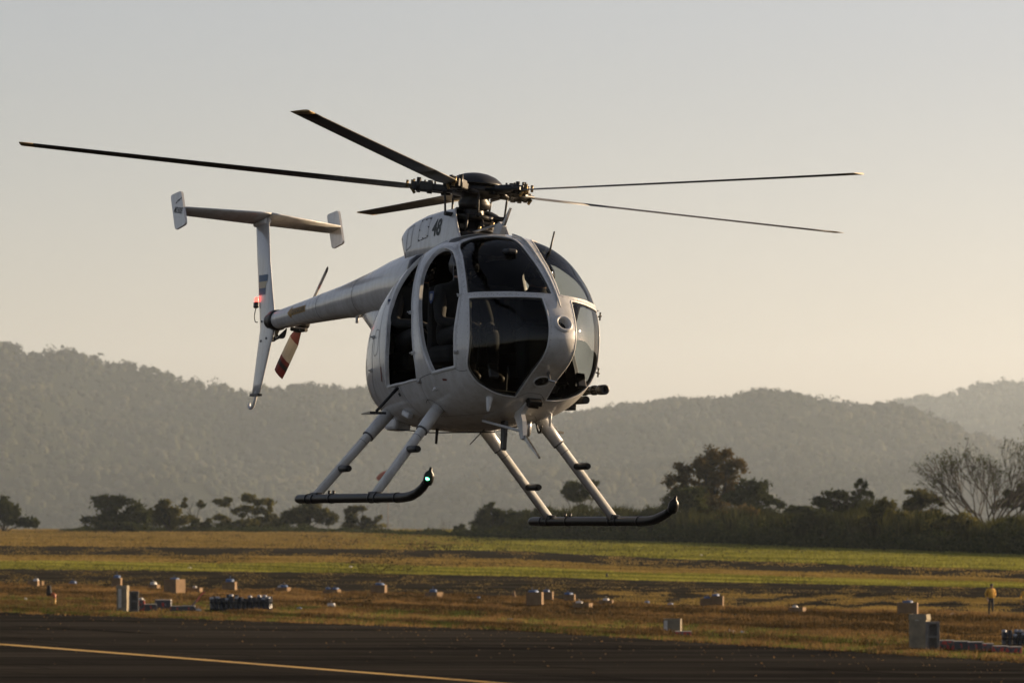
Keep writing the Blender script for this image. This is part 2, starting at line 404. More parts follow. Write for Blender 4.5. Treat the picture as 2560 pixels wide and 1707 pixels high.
def hill(name, label, ridge, Dr, Db, X0, X1, ntree, th, seed, back=500, nridge=0):
    r = np.random.default_rng(seed)
    def zf(X, t):
        zr = ridge(X) - th * .8
        g = noise.noise((X * .0016, t * 2.2, seed)) * .5 + noise.noise((X * .0045, t * 5, seed + 3)) * .25
        pr = t ** 1.15 if t <= 1 else 1 - (t - 1) * 1.3
        return -60 + (zr + 60) * pr + g * 240 * math.sin(math.pi * min(t, 1)) ** .8
    nxg, nt = 150, 46
    Xs = np.linspace(X0, X1, nxg); ts = np.linspace(0, 1.25, nt); V, Fc = [], []
    for t in ts:
        for X in Xs: V.append((X, Db + (Dr - Db) * t, zf(X, t)))
    for j in range(nt - 1):
        for i in range(nxg - 1): Fc.append((j * nxg + i, j * nxg + i + 1, (j + 1) * nxg + i + 1, (j + 1) * nxg + i))
    tag(obj(name, mesh_np(name, V, np.array(Fc), M['hill_soil'], True)), kind='structure')
    # tree crowns, one mass of forest
    vis = max(abs(X0), abs(X1))
    variants = []
    for k in range(7):
        W = ICO1_V.copy()
        W *= (1 + .38 * np.array([noise.noise(tuple(p * 1.7 + k * 9.1)) for p in W]))[:, None]
        variants.append(W)
    DOME = ICO1_F[ICO1_V[ICO1_F][:, :, 2].max(1) > -.1]
    X = r.uniform(X0, X1, ntree); t = r.uniform(.0, 1.0, ntree) ** 1.1
    if nridge:
        X[:nridge] = r.uniform(X0, X1, nridge); t[:nridge] = r.uniform(.975, 1.02, nridge)
    vs_, fs_, tn = [], [], []; off = 0; cards, csz, ctn = [], [], []
    for i in range(ntree):
        s = th * r.uniform(.35, .75) * (1.25 if r.random() < .06 else 1)
        W = variants[r.integers(7)] * np.array([s * r.uniform(.7, 1.2), s * r.uniform(.7, 1.2), s * r.uniform(.65, 1.05)])
        a = r.uniform(0, 6.28); ca, sa = math.cos(a), math.sin(a)
        W = np.stack([W[:, 0] * ca - W[:, 1] * sa, W[:, 0] * sa + W[:, 1] * ca, W[:, 2]], 1)
        D = Db + (Dr - Db) * t[i]
        c0 = np.array([X[i], D, zf(X[i], t[i]) + s * .45])
        q = r.normal(0, 1, (12, 3)); q[:, 2] = np.abs(q[:, 2]) - .25; q[:, 1] = -np.abs(q[:, 1]) * .8; q /= np.linalg.norm(q, axis=1)[:, None]
        cards.append(c0 + q * s * r.uniform(.75, 1.1, (12, 1))); csz.append(np.full(12, s * .17)); ctn.append(np.full(12, .30 + .75 * noise.noise((X[i] * .0024, t[i] * 6, seed + 20)) + .4 * noise.noise((X[i] * .008, t[i] * 18, seed + 25))) + r.normal(0, .16) + r.normal(0, .12, 12))
        W = W * .9 + c0
        vs_.append(W); fs_.append(DOME + off); off += len(W)
        c = .30 + .75 * noise.noise((X[i] * .0024, t[i] * 6, seed + 20)) + .4 * noise.noise((X[i] * .008, t[i] * 18, seed + 25)) + r.normal(0, .16) + (.45 if r.random() < .05 else 0)
        tn.append(np.full(len(W), c) + r.normal(0, .10, len(W)))
    me = mesh_np(name + '_forest', np.concatenate(vs_), np.concatenate(fs_), M['hill_trees'], True)
    tint_attr(me, np.clip(np.concatenate(tn), 0, 1))
    tag(obj(name + '_forest', me), label, 'forest', kind='stuff')
    tag(obj(name + '_foliage', leaves_mesh(name + '_foliage', np.concatenate(cards), np.concatenate(csz), M['hill_trees'], np.concatenate(ctn))), 'ragged treetop leaves of ' + label.split(' covering ')[-1], 'forest', kind='stuff')
    # ragged leaf masses on the skyline
    if nridge:
        k = nridge * 60
        Xr = np.repeat(r.uniform(X0, X1, nridge), 60); sz = np.repeat(th * r.uniform(.35, .9, nridge) * np.where(r.random(nridge) < .12, 1.5, 1), 60)
        d = r.normal(0, 1, (k, 3)); d /= np.linalg.norm(d, axis=1)[:, None]
        c = np.stack([Xr, np.full(k, Dr), np.array([zf(x, 1.0) for x in Xr]) + sz * .5], 1) + d * (sz * r.uniform(.5, 1.08, k) * .75)[:, None]
        u = r.normal(0, 1, (k, 3)); u /= np.linalg.norm(u, axis=1)[:, None]; w = np.cross(u, d); w /= np.linalg.norm(w, axis=1)[:, None] + 1e-6
        s = (th * .11 * r.uniform(.6, 1.5, k))[:, None]
        V = np.stack([c - u * s - w * s * .6, c + u * s - w * s * .6, c + u * s * .4 + w * s, c - u * s * .7 + w * s], 1).reshape(-1, 3)
        me = mesh_np(name + '_skyline_trees', V, np.arange(4 * k).reshape(-1, 4), M['hill_trees'])
        tint_attr(me, np.repeat(np.clip(r.normal(.25, .15, k), 0, 1), 4))
        tag(obj(name + '_skyline_trees', me), 'leafy skyline of ' + label.split(' covering ')[-1], 'forest', kind='stuff')

hill('near_hill', 'hazy dark forest covering the long hill behind the airfield',
     pix_ridge([-1600, -700, -300, 0, 38, 103, 145, 180, 230, 275, 314, 352, 398, 432, 459, 497, 532, 566, 597, 624, 651, 708, 761, 804, 900, 1000, 1100, 1200, 1300, 1430, 1540, 1600, 1690, 1792, 1873, 1963, 2049, 2171, 2215, 2270, 2310, 2420, 2560, 3000, 4200],
               [760, 800, 822, 847, 862, 883, 870, 872, 887, 908, 902, 912, 916, 935, 944, 946, 963, 956, 969, 988, 963, 965, 958, 962, 968, 985, 1008, 1024, 1032, 1028, 1014, 1006, 992, 998, 973, 975, 998, 1012, 1006, 1005, 1030, 1072, 1110, 1180, 1240], 10000),
     10000, 6800, -2600, 2600, 21000, 19, 3, nridge=700)
hill('far_hill', 'pale hazy forest covering the distant hill at the right',
     pix_ridge([-1600, 0, 1200, 1900, 2100, 2171, 2212, 2294, 2355, 2437, 2498, 2560, 2800, 4200], [1150, 1150, 1130, 1080, 1035, 1014, 1003, 987, 986, 955, 954, 950, 925, 880], 16000),
     16000, 12200, -2200, 4000, 8500, 28, 8, nridge=450)

# ------------------------------------------------------------------ trees
M['bark'] = mat('bark', (.034, .026, .019), .95, col2=(.018, .015, .011), scale=2, bump=.5)
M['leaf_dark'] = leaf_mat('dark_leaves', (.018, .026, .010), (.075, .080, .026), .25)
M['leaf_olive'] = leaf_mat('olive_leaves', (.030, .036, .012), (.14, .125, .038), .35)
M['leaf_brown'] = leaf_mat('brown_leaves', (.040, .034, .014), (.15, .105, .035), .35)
M['cane'] = leaf_mat('tall_cane', (.011, .015, .005), (.085, .083, .024), .3)

def ground_row(D): return YH + FPX * CAMH / D

def tree(name, label, D, bx, clumps, m, n=2600, leaf=.28, cat='tree', group=None, trunk=.22, seed=1, depth=.8, by=None):
    """clumps: crown masses as (photo x, photo y, half width, half height) at distance D"""
    r = np.random.default_rng(seed); s = D / FPX
    def W(x, y, dy=0.0): return Vector(((x - 1280) * s, D + dy, CAMH + (YH - y) * s))
    base = W(bx, by if by else ground_row(D)); base.z = min(base.z, .0) - .1
    root = empty(name, base); tag(root, label, cat, group)
    tr = MB(); C, T = [], []
    area = sum(c[2] * c[3] for c in clumps)
    for (x, y, rx, ry) in clumps:
        c = W(x, y, r.uniform(-1, 1) * depth * rx * s * .6) - base
        mid = Vector((c.x * .35, c.y * .3, c.z * .45)); R0 = trunk * (.5 + .5 * math.sqrt(rx * ry / (area / len(clumps))))
        tr.tube([Vector((0, 0, -.2)), mid, c], [trunk, R0 * .6, .03], 6, cap=False)
        for _ in range(4):
            e = c + Vector((r.normal(0, .55) * rx * s, r.normal(0, .5) * rx * s, r.uniform(-.2, .8) * ry * s))
            q = mid.lerp(c, r.uniform(.4, .9)); tr.tube([q, (q + e) / 2 + Vector((0, 0, .05 * ry * s)), e], [R0 * .3, R0 * .2, .015], 5, cap=False)
        k = max(60, int(1.5 * n * rx * ry / area)); ns = max(3, int(k / 90))
        # small leaf bunches inside the mass, so gaps stay open between them
        bd = r.normal(0, 1, (ns, 3)); bd /= np.linalg.norm(bd, axis=1)[:, None]
        bc = bd * r.uniform(.25, 1.0, (ns, 1)) ** .6; br = r.uniform(.24, .50, ns)
        idx = r.integers(0, ns, k); o = r.normal(0, .5, (k, 3))
        P = (bc[idx] + o * br[idx][:, None]) * np.array([rx * s, rx * s * depth, ry * s]) + np.array(c[:])
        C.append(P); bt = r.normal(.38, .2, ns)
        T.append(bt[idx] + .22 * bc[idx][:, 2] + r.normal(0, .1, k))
    tr.build('trunk', M['bark'], root)
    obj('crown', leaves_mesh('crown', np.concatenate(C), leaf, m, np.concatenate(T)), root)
    return root

FT = 'trees along the far edge of the airfield'
tree('broad_tree', 'dark leafy tree cut by the left edge of the picture', 1060, 10, [(5, 1275, 38, 24), (40, 1295, 36, 18), (-30, 1268, 50, 32), (20, 1250, 14, 14), (75, 1305, 24, 12)], M['leaf_dark'], 4200, .5, group=FT, seed=2)
tree('spreading_tree', 'dark spreading tree, tallest of the trees at the far left', 1040, 285, [(265, 1262, 34, 22), (230, 1300, 26, 20), (300, 1255, 30, 18), (330, 1285, 32, 30), (285, 1300, 36, 24), (255, 1245, 18, 10), (355, 1300, 20, 20), (290, 1315, 70, 12)], M['leaf_dark'], 5200, .45, group=FT, seed=3)
tree('round_tree', 'rounded olive tree right beside the tallest dark left tree', 1050, 425, [(420, 1270, 24, 22), (400, 1295, 32, 22), (440, 1295, 26, 22), (385, 1285, 18, 16)], M['leaf_olive'], 3200, .42, group=FT, seed=4)
tree('thin_tree', 'thin sparse tree with open branches between two rounded trees', 1060, 487, [(470, 1260, 16, 16), (500, 1258, 16, 14), (488, 1295, 26, 20), (510, 1305, 20, 12), (490, 1315, 36, 9)], M['leaf_olive'], 1100, .4, group=FT, seed=5)
tree('arching_tree', 'tall arching tree with a hollow crown left of the landing skid', 1080, 630, [(560, 1255, 26, 12), (605, 1247, 36, 12), (655, 1262, 26, 18), (675, 1290, 22, 22), (640, 1305, 34, 18), (560, 1300, 24, 14), (600, 1280, 22, 12), (615, 1313, 66, 12), (630, 1275, 30, 16)], M['leaf_olive'], 3400, .45, group=FT, seed=6)
tree('domed_tree', 'domed olive tree below the rear of the landing skid', 1070, 770, [(735, 1295, 30, 20), (775, 1285, 34, 28), (815, 1290, 24, 22), (790, 1265, 16, 12), (700, 1308, 26, 12)], M['leaf_olive'], 4000, .42, group=FT, seed=7)
tree('gapped_tree', 'loose gappy tree left of the windsock pole', 1075, 900, [(865, 1270, 18, 12), (890, 1290, 24, 18), (925, 1300, 20, 16), (950, 1300, 14, 10), (880, 1310, 32, 12), (910, 1265, 16, 10), (905, 1316, 52, 9), (890, 1278, 24, 14)], M['leaf_olive'], 2400, .4, group=FT, seed=8)
tree('bush', 'small dark bush alone right of the windsock pole', 1000, 1150, [(1150, 1318, 13, 9), (1143, 1322, 10, 7)], M['leaf_dark'], 500, .3, 'bush', seed=9, trunk=.08)
tree('bush', 'large dark bush behind the rear end of the right hand skid', 950, 1235, [(1225, 1285, 30, 24), (1210, 1305, 26, 22), (1255, 1300, 30, 26), (1230, 1266, 14, 12)], M['leaf_dark'], 3000, .36, 'bush', seed=10)
tree('bush', 'low dark bush right of the large dark bush', 940, 1305, [(1300, 1296, 28, 20), (1325, 1290, 18, 16), (1290, 1312, 34, 16)], M['leaf_dark'], 2400, .36, 'bush', seed=11)
tree('umbrella_tree', 'small round topped tree between the two struts of the right hand skid', 930, 1450, [(1440, 1222, 36, 18), (1470, 1212, 24, 14), (1412, 1235, 22, 12), (1450, 1245, 32, 12), (1490, 1228, 16, 10), (1455, 1270, 20, 12)], M['leaf_dark'], 2800, .34, group=FT, seed=12)
tree('tall_tree', 'tallest brownish leafy tree above the tall thicket', 820, 1775, [(1795, 1150, 42, 28), (1760, 1165, 34, 28), (1700, 1185, 34, 22), (1830, 1170, 28, 24), (1790, 1195, 50, 24), (1690, 1215, 26, 16), (1740, 1225, 50, 26), (1810, 1230, 36, 24), (1775, 1262, 80, 26)], M['leaf_brown'], 8500, .3, group=FT, seed=13, trunk=.35)
tree('bushy_tree', 'dark bushy tree leaning out right of the tallest brownish tree', 800, 1880, [(1880, 1225, 40, 24), (1915, 1245, 36, 18), (1850, 1245, 40, 20), (1935, 1262, 26, 12), (1870, 1205, 20, 14), (1895, 1275, 60, 18)], M['leaf_dark'], 4200, .3, group=FT, seed=14)
tree('bushy_tree', 'dark bushy tree left of and under the tallest brownish tree', 810, 1715, [(1715, 1240, 46, 22), (1680, 1255, 34, 20), (1740, 1260, 40, 18)], M['leaf_dark'], 3600, .3, group=FT, seed=15)
tree('ragged_tree', 'ragged dark tree with one long upright bough', 740, 2110, [(2080, 1245, 40, 20), (2120, 1240, 36, 18), (2146, 1222, 18, 20), (2158, 1204, 15, 16), (2060, 1262, 30, 16), (2140, 1260, 40, 18), (2175, 1238, 14, 14), (2110, 1280, 66, 18)], M['leaf_dark'], 3600, .28, group=FT, seed=16)
tree('bush', 'dark bush between the bushy tree and the ragged tree', 770, 2000, [(2000, 1272, 24, 14), (2020, 1280, 26, 12), (1980, 1284, 26, 12)], M['leaf_dark'], 1700, .28, 'bush', seed=17)
tree('small_tree', 'olive tree at the left foot of the bare fan shaped tree', 690, 2310, [(2300, 1238, 36, 16), (2335, 1250, 30, 16), (2280, 1258, 26, 14), (2310, 1275, 44, 16), (2300, 1292, 60, 16)], M['leaf_olive'], 3000, .26, group=FT, seed=18)
tree('small_tree', 'olive tree cut by the right edge behind the bare tree', 700, 2545, [(2540, 1235, 34, 20), (2560, 1215, 26, 16), (2510, 1258, 30, 14), (2580, 1250, 40, 24)], M['leaf_olive'], 2800, .26, group=FT, seed=19)
for bx_, D_, lb, cl, mm, sd_ in (
    (1375, 880, 'dark bush against the thicket under the small round topped tree', [(1370, 1290, 36, 22), (1400, 1300, 34, 20), (1345, 1305, 26, 16)], 'leaf_dark', 31),
    (1530, 840, 'olive bush in the thicket just left of the right skid toe', [(1530, 1285, 42, 20), (1560, 1300, 36, 22), (1500, 1300, 32, 18)], 'leaf_olive', 32),
    (1640, 800, 'dark bush in the thicket under the left dark bushy tree', [(1640, 1290, 40, 24), (1670, 1305, 36, 22), (1610, 1310, 30, 18)], 'leaf_dark', 33),
    (1850, 760, 'brown tinged bush in the thicket between two bushy trees', [(1850, 1290, 46, 22), (1885, 1300, 36, 22), (1815, 1305, 34, 20)], 'leaf_brown', 34),
    (2050, 690, 'dark bush in the thicket under the ragged tree', [(2050, 1295, 44, 26), (2010, 1310, 36, 22), (2085, 1312, 36, 20)], 'leaf_dark', 35),
    (2215, 650, 'tall olive bush in the thicket right of the ragged tree', [(2215, 1275, 38, 26), (2245, 1300, 38, 26), (2190, 1305, 34, 24)], 'leaf_olive', 36),
    (2400, 610, 'yellowish bush at the foot of the bare tree', [(2400, 1305, 44, 24), (2360, 1320, 36, 22), (2435, 1325, 34, 20)], 'leaf_olive', 37),
    (2545, 590, 'dark bush cut by the right edge below the bare tree', [(2545, 1315, 46, 26), (2510, 1330, 36, 22), (2585, 1325, 40, 26)], 'leaf_dark', 38)):
    tree('bush', lb, D_, bx_, cl, M[mm], 2600, .26, 'bush', 'bushes in the thicket', .10, sd_)
# twiggy saplings by the pole
sp = MB(); bpt = G(1112, ground_row(1000))
for k in range(9):
    a = Vector((random.uniform(-.9, .9), random.uniform(-.5, .5), 0)); sp.tube([a, a + Vector((random.uniform(-.3, .3), 0, random.uniform(2.2, 3.6)))], [.05, .015], 4)
tag(sp.build('sapling', M['bark'], loc=bpt), 'cluster of bare thin saplings right of the windsock pole', 'sapling')

# the bare, fan-shaped tree
def bare_tree(D, bx, seed):
    r = random.Random(seed); s = D / FPX
    base = Vector(((bx - 1280) * s, D, -.1)); root = empty('bare_tree', base)
    tag(root, 'wide fan shaped bare tree with sparse leaves at the right edge', 'tree', FT)
    mb = MB(); tips = []
    def grow(p, d, L, rad, lv):
        n = 3; q = p; pts = [p]
        for i in range(n):
            d = (d + Vector((r.uniform(-.16, .16), r.uniform(-.16, .16), r.uniform(-.03, .13)))).normalized(); q = q + d * (L / n); pts.append(q)
        mb.tube(pts, [rad, rad * .9, rad * .8, rad * .68], 6 if lv < 2 else (5 if lv < 4 else 3), cap=False)
        if lv >= 3: tips.append((q, d))
        if lv >= 6: return
        k = 2 if r.random() < .18 else 3
        for j in range(k):
            a = r.uniform(0, 6.28); sp_ = r.uniform(.25, .55)
            e = d.cross(Vector((0, 0, 1)))
            if e.length < .05: e = Vector((1, 0, 0))
            e.normalize(); e2 = d.cross(e)
            dd = (d + (e * math.cos(a) + e2 * math.sin(a)) * sp_ + Vector((0, 0, .04))).normalized()
            grow(q, dd, L * r.uniform(.62, .88), rad * (.60 if j else .70), lv + 1)
    mb.tube([(0, 0, -.3), (.02, 0, 1.0), (.05, 0, 2.4)], [.48, .40, .30], 8, cap=False)
    q = Vector((.05, 0, 1.9))
    for j in range(13):
        a = j / 13 * 6.28 * 2 + r.uniform(-.2, .2); t = r.uniform(.5, 1.7)
        grow(q + Vector((0, 0, r.uniform(-.3, .8))), Vector((math.cos(a) * t, math.sin(a) * t, 1)).normalized(), r.uniform(4.3, 5.0), .17, 2)
    mb.build('trunk', M['bark'], root)
    C, T = [], []
    top = max(t[0].z for t in tips)
    for q, d in tips:
        w = .28 + .6 * max(0, (q.z / top - .45)) * 1.6
        if r.random() > w: continue
        k = r.randint(3, 8); c = r.uniform(.2, .7)
        for _ in range(k): C.append(tuple(q + Vector((r.gauss(0, .25), r.gauss(0, .25), r.gauss(0, .22))))); T.append(c)
    obj('crown', leaves_mesh('crown', np.array(C), .15, M['leaf_dark'], np.array(T)), root)
bare_tree(640, 2478, 5)

# tall cane thicket along the right of the field: one uncountable mass
def thicket():
    n = 30000; r = np.random.default_rng(21)
    x = r.uniform(1180, 2900, n); dep = r.uniform(0, 1, n) ** 1.3 * 60
    row = np.interp(x, [1180, 1280, 1660, 2560, 2900], [1334, 1340, 1351, 1383, 1396])
    D0 = FPX * CAMH / (row - YH); D = D0 + dep
    X = (x - 1280) * D / FPX
    top = np.interp(x, [1180, 1290, 1370, 1480, 1560, 1700, 1850, 2000, 2150, 2220, 2300, 2450, 2600, 2900], [1322, 1308, 1275, 1262, 1270, 1274, 1276, 1290, 1268, 1262, 1285, 1300, 1290, 1280])
    top = top + np.array([16 * noise.noise((a * .021, b * .02, 1)) + 22 * noise.noise((a * .0075, b * .05, 4)) + 8 * noise.noise((a * .07, b * .1, 7)) for a, b in zip(x, dep)])
    H = CAMH + (YH - top) * (D0 + 20) / FPX
    H = np.maximum(1.2, H * r.uniform(.55, 1.05, n)) * np.where(dep < 6, r.uniform(.3, .9, n), 1)
    a = r.uniform(0, 6.28, n); L = r.uniform(.05, .28, n) * H
    P0 = np.stack([X, D, np.zeros(n)], 1); b = r.uniform(0, 6.28, n)
    P1 = P0 + np.stack([np.cos(b) * L * .3, np.sin(b) * L * .3, H * .62], 1); P2 = P0 + np.stack([np.cos(b) * L, np.sin(b) * L, H], 1)
    sd = np.stack([np.cos(a), np.sin(a), np.zeros(n)], 1) * (r.uniform(.06, .17, n))[:, None]
    V = np.stack([P0 - sd, P0 + sd, P1 + sd * 1.5, P1 - sd * 1.5, P2], 1).reshape(-1, 3)
    i = np.arange(n)[:, None] * 5
    Fc = np.concatenate([i + np.array([[0, 1, 2]]), i + np.array([[0, 2, 3]]), i + np.array([[3, 2, 4]])])
    me = mesh_np('cane_thicket', V, Fc, M['cane'])
    tn = .25 + .3 * np.array([noise.noise((p * .05, q * .05, 6)) for p, q in zip(X, D)]) + np.where((x > 2200) & (dep < 22), .28, 0) * r.uniform(0, 1.4, n) + r.normal(0, .12, n)
    tint_attr(me, np.repeat(np.clip(tn, 0, 1), 5))
    tag(obj('cane_thicket', me), 'tall dark cane thicket along the back of the green field', 'thicket', kind='stuff')
    # low leafy scrub at its foot and along the field's far edge
    n = 40000; x = r.uniform(150, 2900, n)
    row = np.interp(x, [150, 860, 1180, 1280, 1660, 2560, 2900], [1327, 1330, 1341, 1346, 1355, 1388, 1400]); D = FPX * CAMH / (row - YH) + r.uniform(0, 30, n)
    hm = np.interp(x, [150, 250, 700, 860, 1100, 1250, 1700, 2900], [.2, 1.6, 2.0, 1.2, .9, 2.2, 3.6, 3.2])
    C = np.stack([(x - 1280) * D / FPX, D, r.uniform(0, 1, n) ** 1.4 * hm * np.array([.35 + 1.7 * abs(noise.noise((a * .016, b * .03, 2))) for a, b in zip(x, D)])], 1)
    tag(obj('scrub', leaves_mesh('scrub', C, .26, M['leaf_dark'], r.normal(.22, .2, n))), 'low dark scrub at the foot of the cane thicket', 'scrub', kind='stuff')
thicket()

# windsock on its pole
M['pole'] = mat('weathered_steel', (.22, .20, .19), .6, .3, var=.3)
M['sock'] = mat('faded_red_cloth', (.45, .09, .05), .8, var=.35, scale=1.5)
ws = empty('windsock', G(970, ground_row(1000))); tag(ws, 'faded red windsock on a thin pole behind the front strut', 'windsock')
MB().tube([(0, 0, -.2), (0, 0, 6), (0, 0, 12.9)], [.12, .10, .08], 8).build('pole', M['pole'], ws)
MB().tube([(-.15, 0, 12.6), (-.9, .2, 12.5), (-1.6, .3, 12.1), (-2.3, .35, 11.5)], [.75, .72, .6, .42], 12, cap=False).build('sock', M['sock'], ws)
MB().lathe([(.78, -.04), (.78, .04), (.72, .04), (.72, -.04), (.78, -.04)], (-.15, 0, 12.6), (-1, .25, -.1), 16).build('hoop', M['pole'], ws)
# ------------------------------------------------------------------ helicopter
# pose: local x forward, y to its left, z up, origin at the rotor hub; parts hang on an Empty at skid level
HR = Matrix(((0.4260, 0.9013, 0.0773), (-0.9047, 0.4240, 0.0413), (0.0044, -0.0876, 0.9961)))
HT = Vector((-0.3201, 40.7286, 2.7355 + CAMH))
def ortho(m):
    x = Vector((m[0][0], m[1][0], m[2][0])).normalized(); y = Vector((m[0][1], m[1][1], m[2][1])); y = (y - x * x.dot(y)).normalized(); z = x.cross(y)
    return Matrix(((x.x, y.x, z.x), (x.y, y.y, z.y), (x.z, y.z, z.z)))
HR = ortho(HR)
UP = 2.85
HM = Matrix.Translation(HT) @ HR.to_4x4() @ Matrix.Translation((0, 0, -UP))
heli = bpy.data.objects.new('helicopter', None); COL.objects.link(heli); heli.matrix_world = HM
tag(heli, 'white grey five bladed helicopter hovering nose on with its doors off', 'helicopter')
HL = (0, 0, UP)
def hp(o):                       # a part built in hub coordinates
    o.location = HL; return o

M['paint'] = mat('aircraft_paint', (.61, .61, .605), .27, .0, col2=(.53, .53, .52), scale=2.2, coat=.6, bump=.006, bscale=14, lo=.3, hi=.62)
def weather(m):
    """streaks, smudges and oil mist worn into the paint"""
    N, L = m.node_tree.nodes, m.node_tree.links; b = N['Principled BSDF']; src = b.inputs['Base Color'].links[0].from_socket
    tc = N.new('ShaderNodeTexCoord'); mp = N.new('ShaderNodeMapping'); mp.inputs['Scale'].default_value = (9, 9, 1.1); L.new(tc.outputs['Object'], mp.inputs[0])
    n1 = N.new('ShaderNodeTexNoise'); n1.inputs['Scale'].default_value = 1.6; n1.inputs['Detail'].default_value = 6; L.new(mp.outputs[0], n1.inputs['Vector'])
    r1 = N.new('ShaderNodeValToRGB'); r1.color_ramp.elements[0].position = .36; r1.color_ramp.elements[1].position = .62
    r1.color_ramp.elements[0].color = (.86, .845, .82, 1); r1.color_ramp.elements[1].color = (1, 1, 1, 1); L.new(n1.outputs['Fac'], r1.inputs[0])
    n2 = N.new('ShaderNodeTexNoise'); n2.inputs['Scale'].default_value = 38; n2.inputs['Detail'].default_value = 3; L.new(tc.outputs['Object'], n2.inputs['Vector'])
    r2 = N.new('ShaderNodeValToRGB'); r2.color_ramp.elements[0].position = .30; r2.color_ramp.elements[1].position = .44
    r2.color_ramp.elements[0].color = (.90, .895, .89, 1); r2.color_ramp.elements[1].color = (1, 1, 1, 1); L.new(n2.outputs['Fac'], r2.inputs[0])
    for r in (r1, r2):
        x = N.new('ShaderNodeMix'); x.data_type = 'RGBA'; x.blend_type = 'MULTIPLY'; x.inputs['Factor'].default_value = 1
        L.new(src, x.inputs['A']); L.new(r.outputs[0], x.inputs['B']); src = x.outputs['Result']
    L.new(src, b.inputs['Base Color'])
weather(M['paint'])
M['paint_trim'] = mat('aircraft_paint_trim', (.62, .62, .615), .42, .0, col2=(.48, .48, .47), scale=9, coat=.1)
M['lining'] = mat('cabin_lining', (.010, .010, .010), .9, var=.3)
M['black'] = mat('black_paint', (.012, .012, .012), .45, var=.4, scale=12)
M['black_matt'] = mat('matt_black', (.010, .010, .010), .8, var=.4, scale=20)
M['rubber'] = mat('black_rubber', (.012, .012, .011), .38, var=.3, scale=20, spec=.25)
M['oily'] = mat('oily_dark_metal', (.034, .030, .025), .45, .3, col2=(.012, .011, .010), scale=22)
M['brass'] = mat('worn_bronze', (.34, .24, .11), .4, .8, var=.5, scale=30)
M['steel'] = mat('bare_steel', (.42, .42, .42), .35, .9, var=.3, scale=25)
M['blade'] = mat('rotor_blade_black', (.020, .018, .016), .5, col2=(.035, .030, .025), scale=5)
M['blade_in'] = mat('rotor_blade_grey', (.19, .175, .15), .5, var=.35, scale=6)
M['blade_tip'] = mat('rotor_tip_yellow', (.34, .23, .09), .55, var=.3, scale=9)
M['red'] = mat('red_paint', (.13, .016, .012), .5, var=.3, scale=9)
M['white'] = mat('white_paint', (.33, .31, .26), .5, var=.15, scale=9)
M['number'] = mat('dark_green_grey_paint', (.028, .035, .034), .6)
M['flagblue'] = mat('flag_blue', (.055, .115, .20), .5); M['flagwhite'] = mat('flag_cream', (.50, .44, .30), .5)
M['gold'] = mat('decal_amber', (.33, .19, .035), .5, var=.3, scale=20)
M['glass'] = glass_mat('canopy_glass', (.34, .36, .35), .45)
M['lens'] = glass_mat('lamp_lens', (.8, .8, .8))
M['seam'] = mat('panel_seam', (.10, .10, .10), .7); M['rivet'] = mat('rivet_heads', (.26, .26, .26), .6)
M['redlamp'] = mat('red_beacon_glow', (.5, .02, .02), .3, emit=(1, .07, .05), estr=2.6)
M['greenlamp'] = mat('green_lamp_glow', (.05, .5, .25), .3, emit=(.10, 1, .45), estr=7)
M['seatcloth'] = mat('dark_seat_cloth', (.012, .012, .011), .9, var=.3, scale=20)

BX = np.array([-1.75, -1.4, -1.0, -0.5, 0.0, 0.5, 1.0, 1.4, 1.7, 1.9, 1.99, 2.03])
BZT = np.array([-0.565, -0.51, -0.462, -0.42, -0.4, -0.4, -0.466, -0.672, -0.893, -1.105, -1.235, -1.36])
BZB = np.array([-1.03, -1.47, -1.959, -2.084, -2.101, -2.087, -2.023, -1.886, -1.675, -1.555, -1.465, -1.36])
BW = np.array([0.225, 0.34, 0.5, 0.691, 0.722, 0.727, 0.73, 0.632, 0.426, 0.258, 0.122, 0.0])
BZM = np.array([-0.80, -1.04, -1.263, -1.347, -1.381, -1.395, -1.399, -1.397, -1.387, -1.36, -1.36, -1.36])
BNU, BNL, NXB = 2.346, 2.524, 2.03
CEN = np.array([.25, 0, -1.25])

def pchip(x, y, xq):
    h = np.diff(x); d = np.diff(y) / h; m = np.zeros_like(y)
    for i in range(1, len(x) - 1):
        if d[i - 1] * d[i] > 0:
            w1 = 2 * h[i] + h[i - 1]; w2 = h[i] + 2 * h[i - 1]; m[i] = (w1 + w2) / (w1 / d[i - 1] + w2 / d[i])
    m[0] = d[0]; m[-1] = d[-1]
    k = np.clip(np.searchsorted(x, xq) - 1, 0, len(x) - 2); t = (xq - x[k]) / h[k]
    return (2 * t ** 3 - 3 * t ** 2 + 1) * y[k] + (t ** 3 - 2 * t ** 2 + t) * h[k] * m[k] + (-2 * t ** 3 + 3 * t ** 2) * y[k + 1] + (t ** 3 - t ** 2) * h[k] * m[k + 1]
BQ = -np.sqrt(np.maximum(NXB - BX, 0) + 1e-12)
RX, RL, RM = .25, 1.289, (-.400, -2.097, .7254, -1.390)
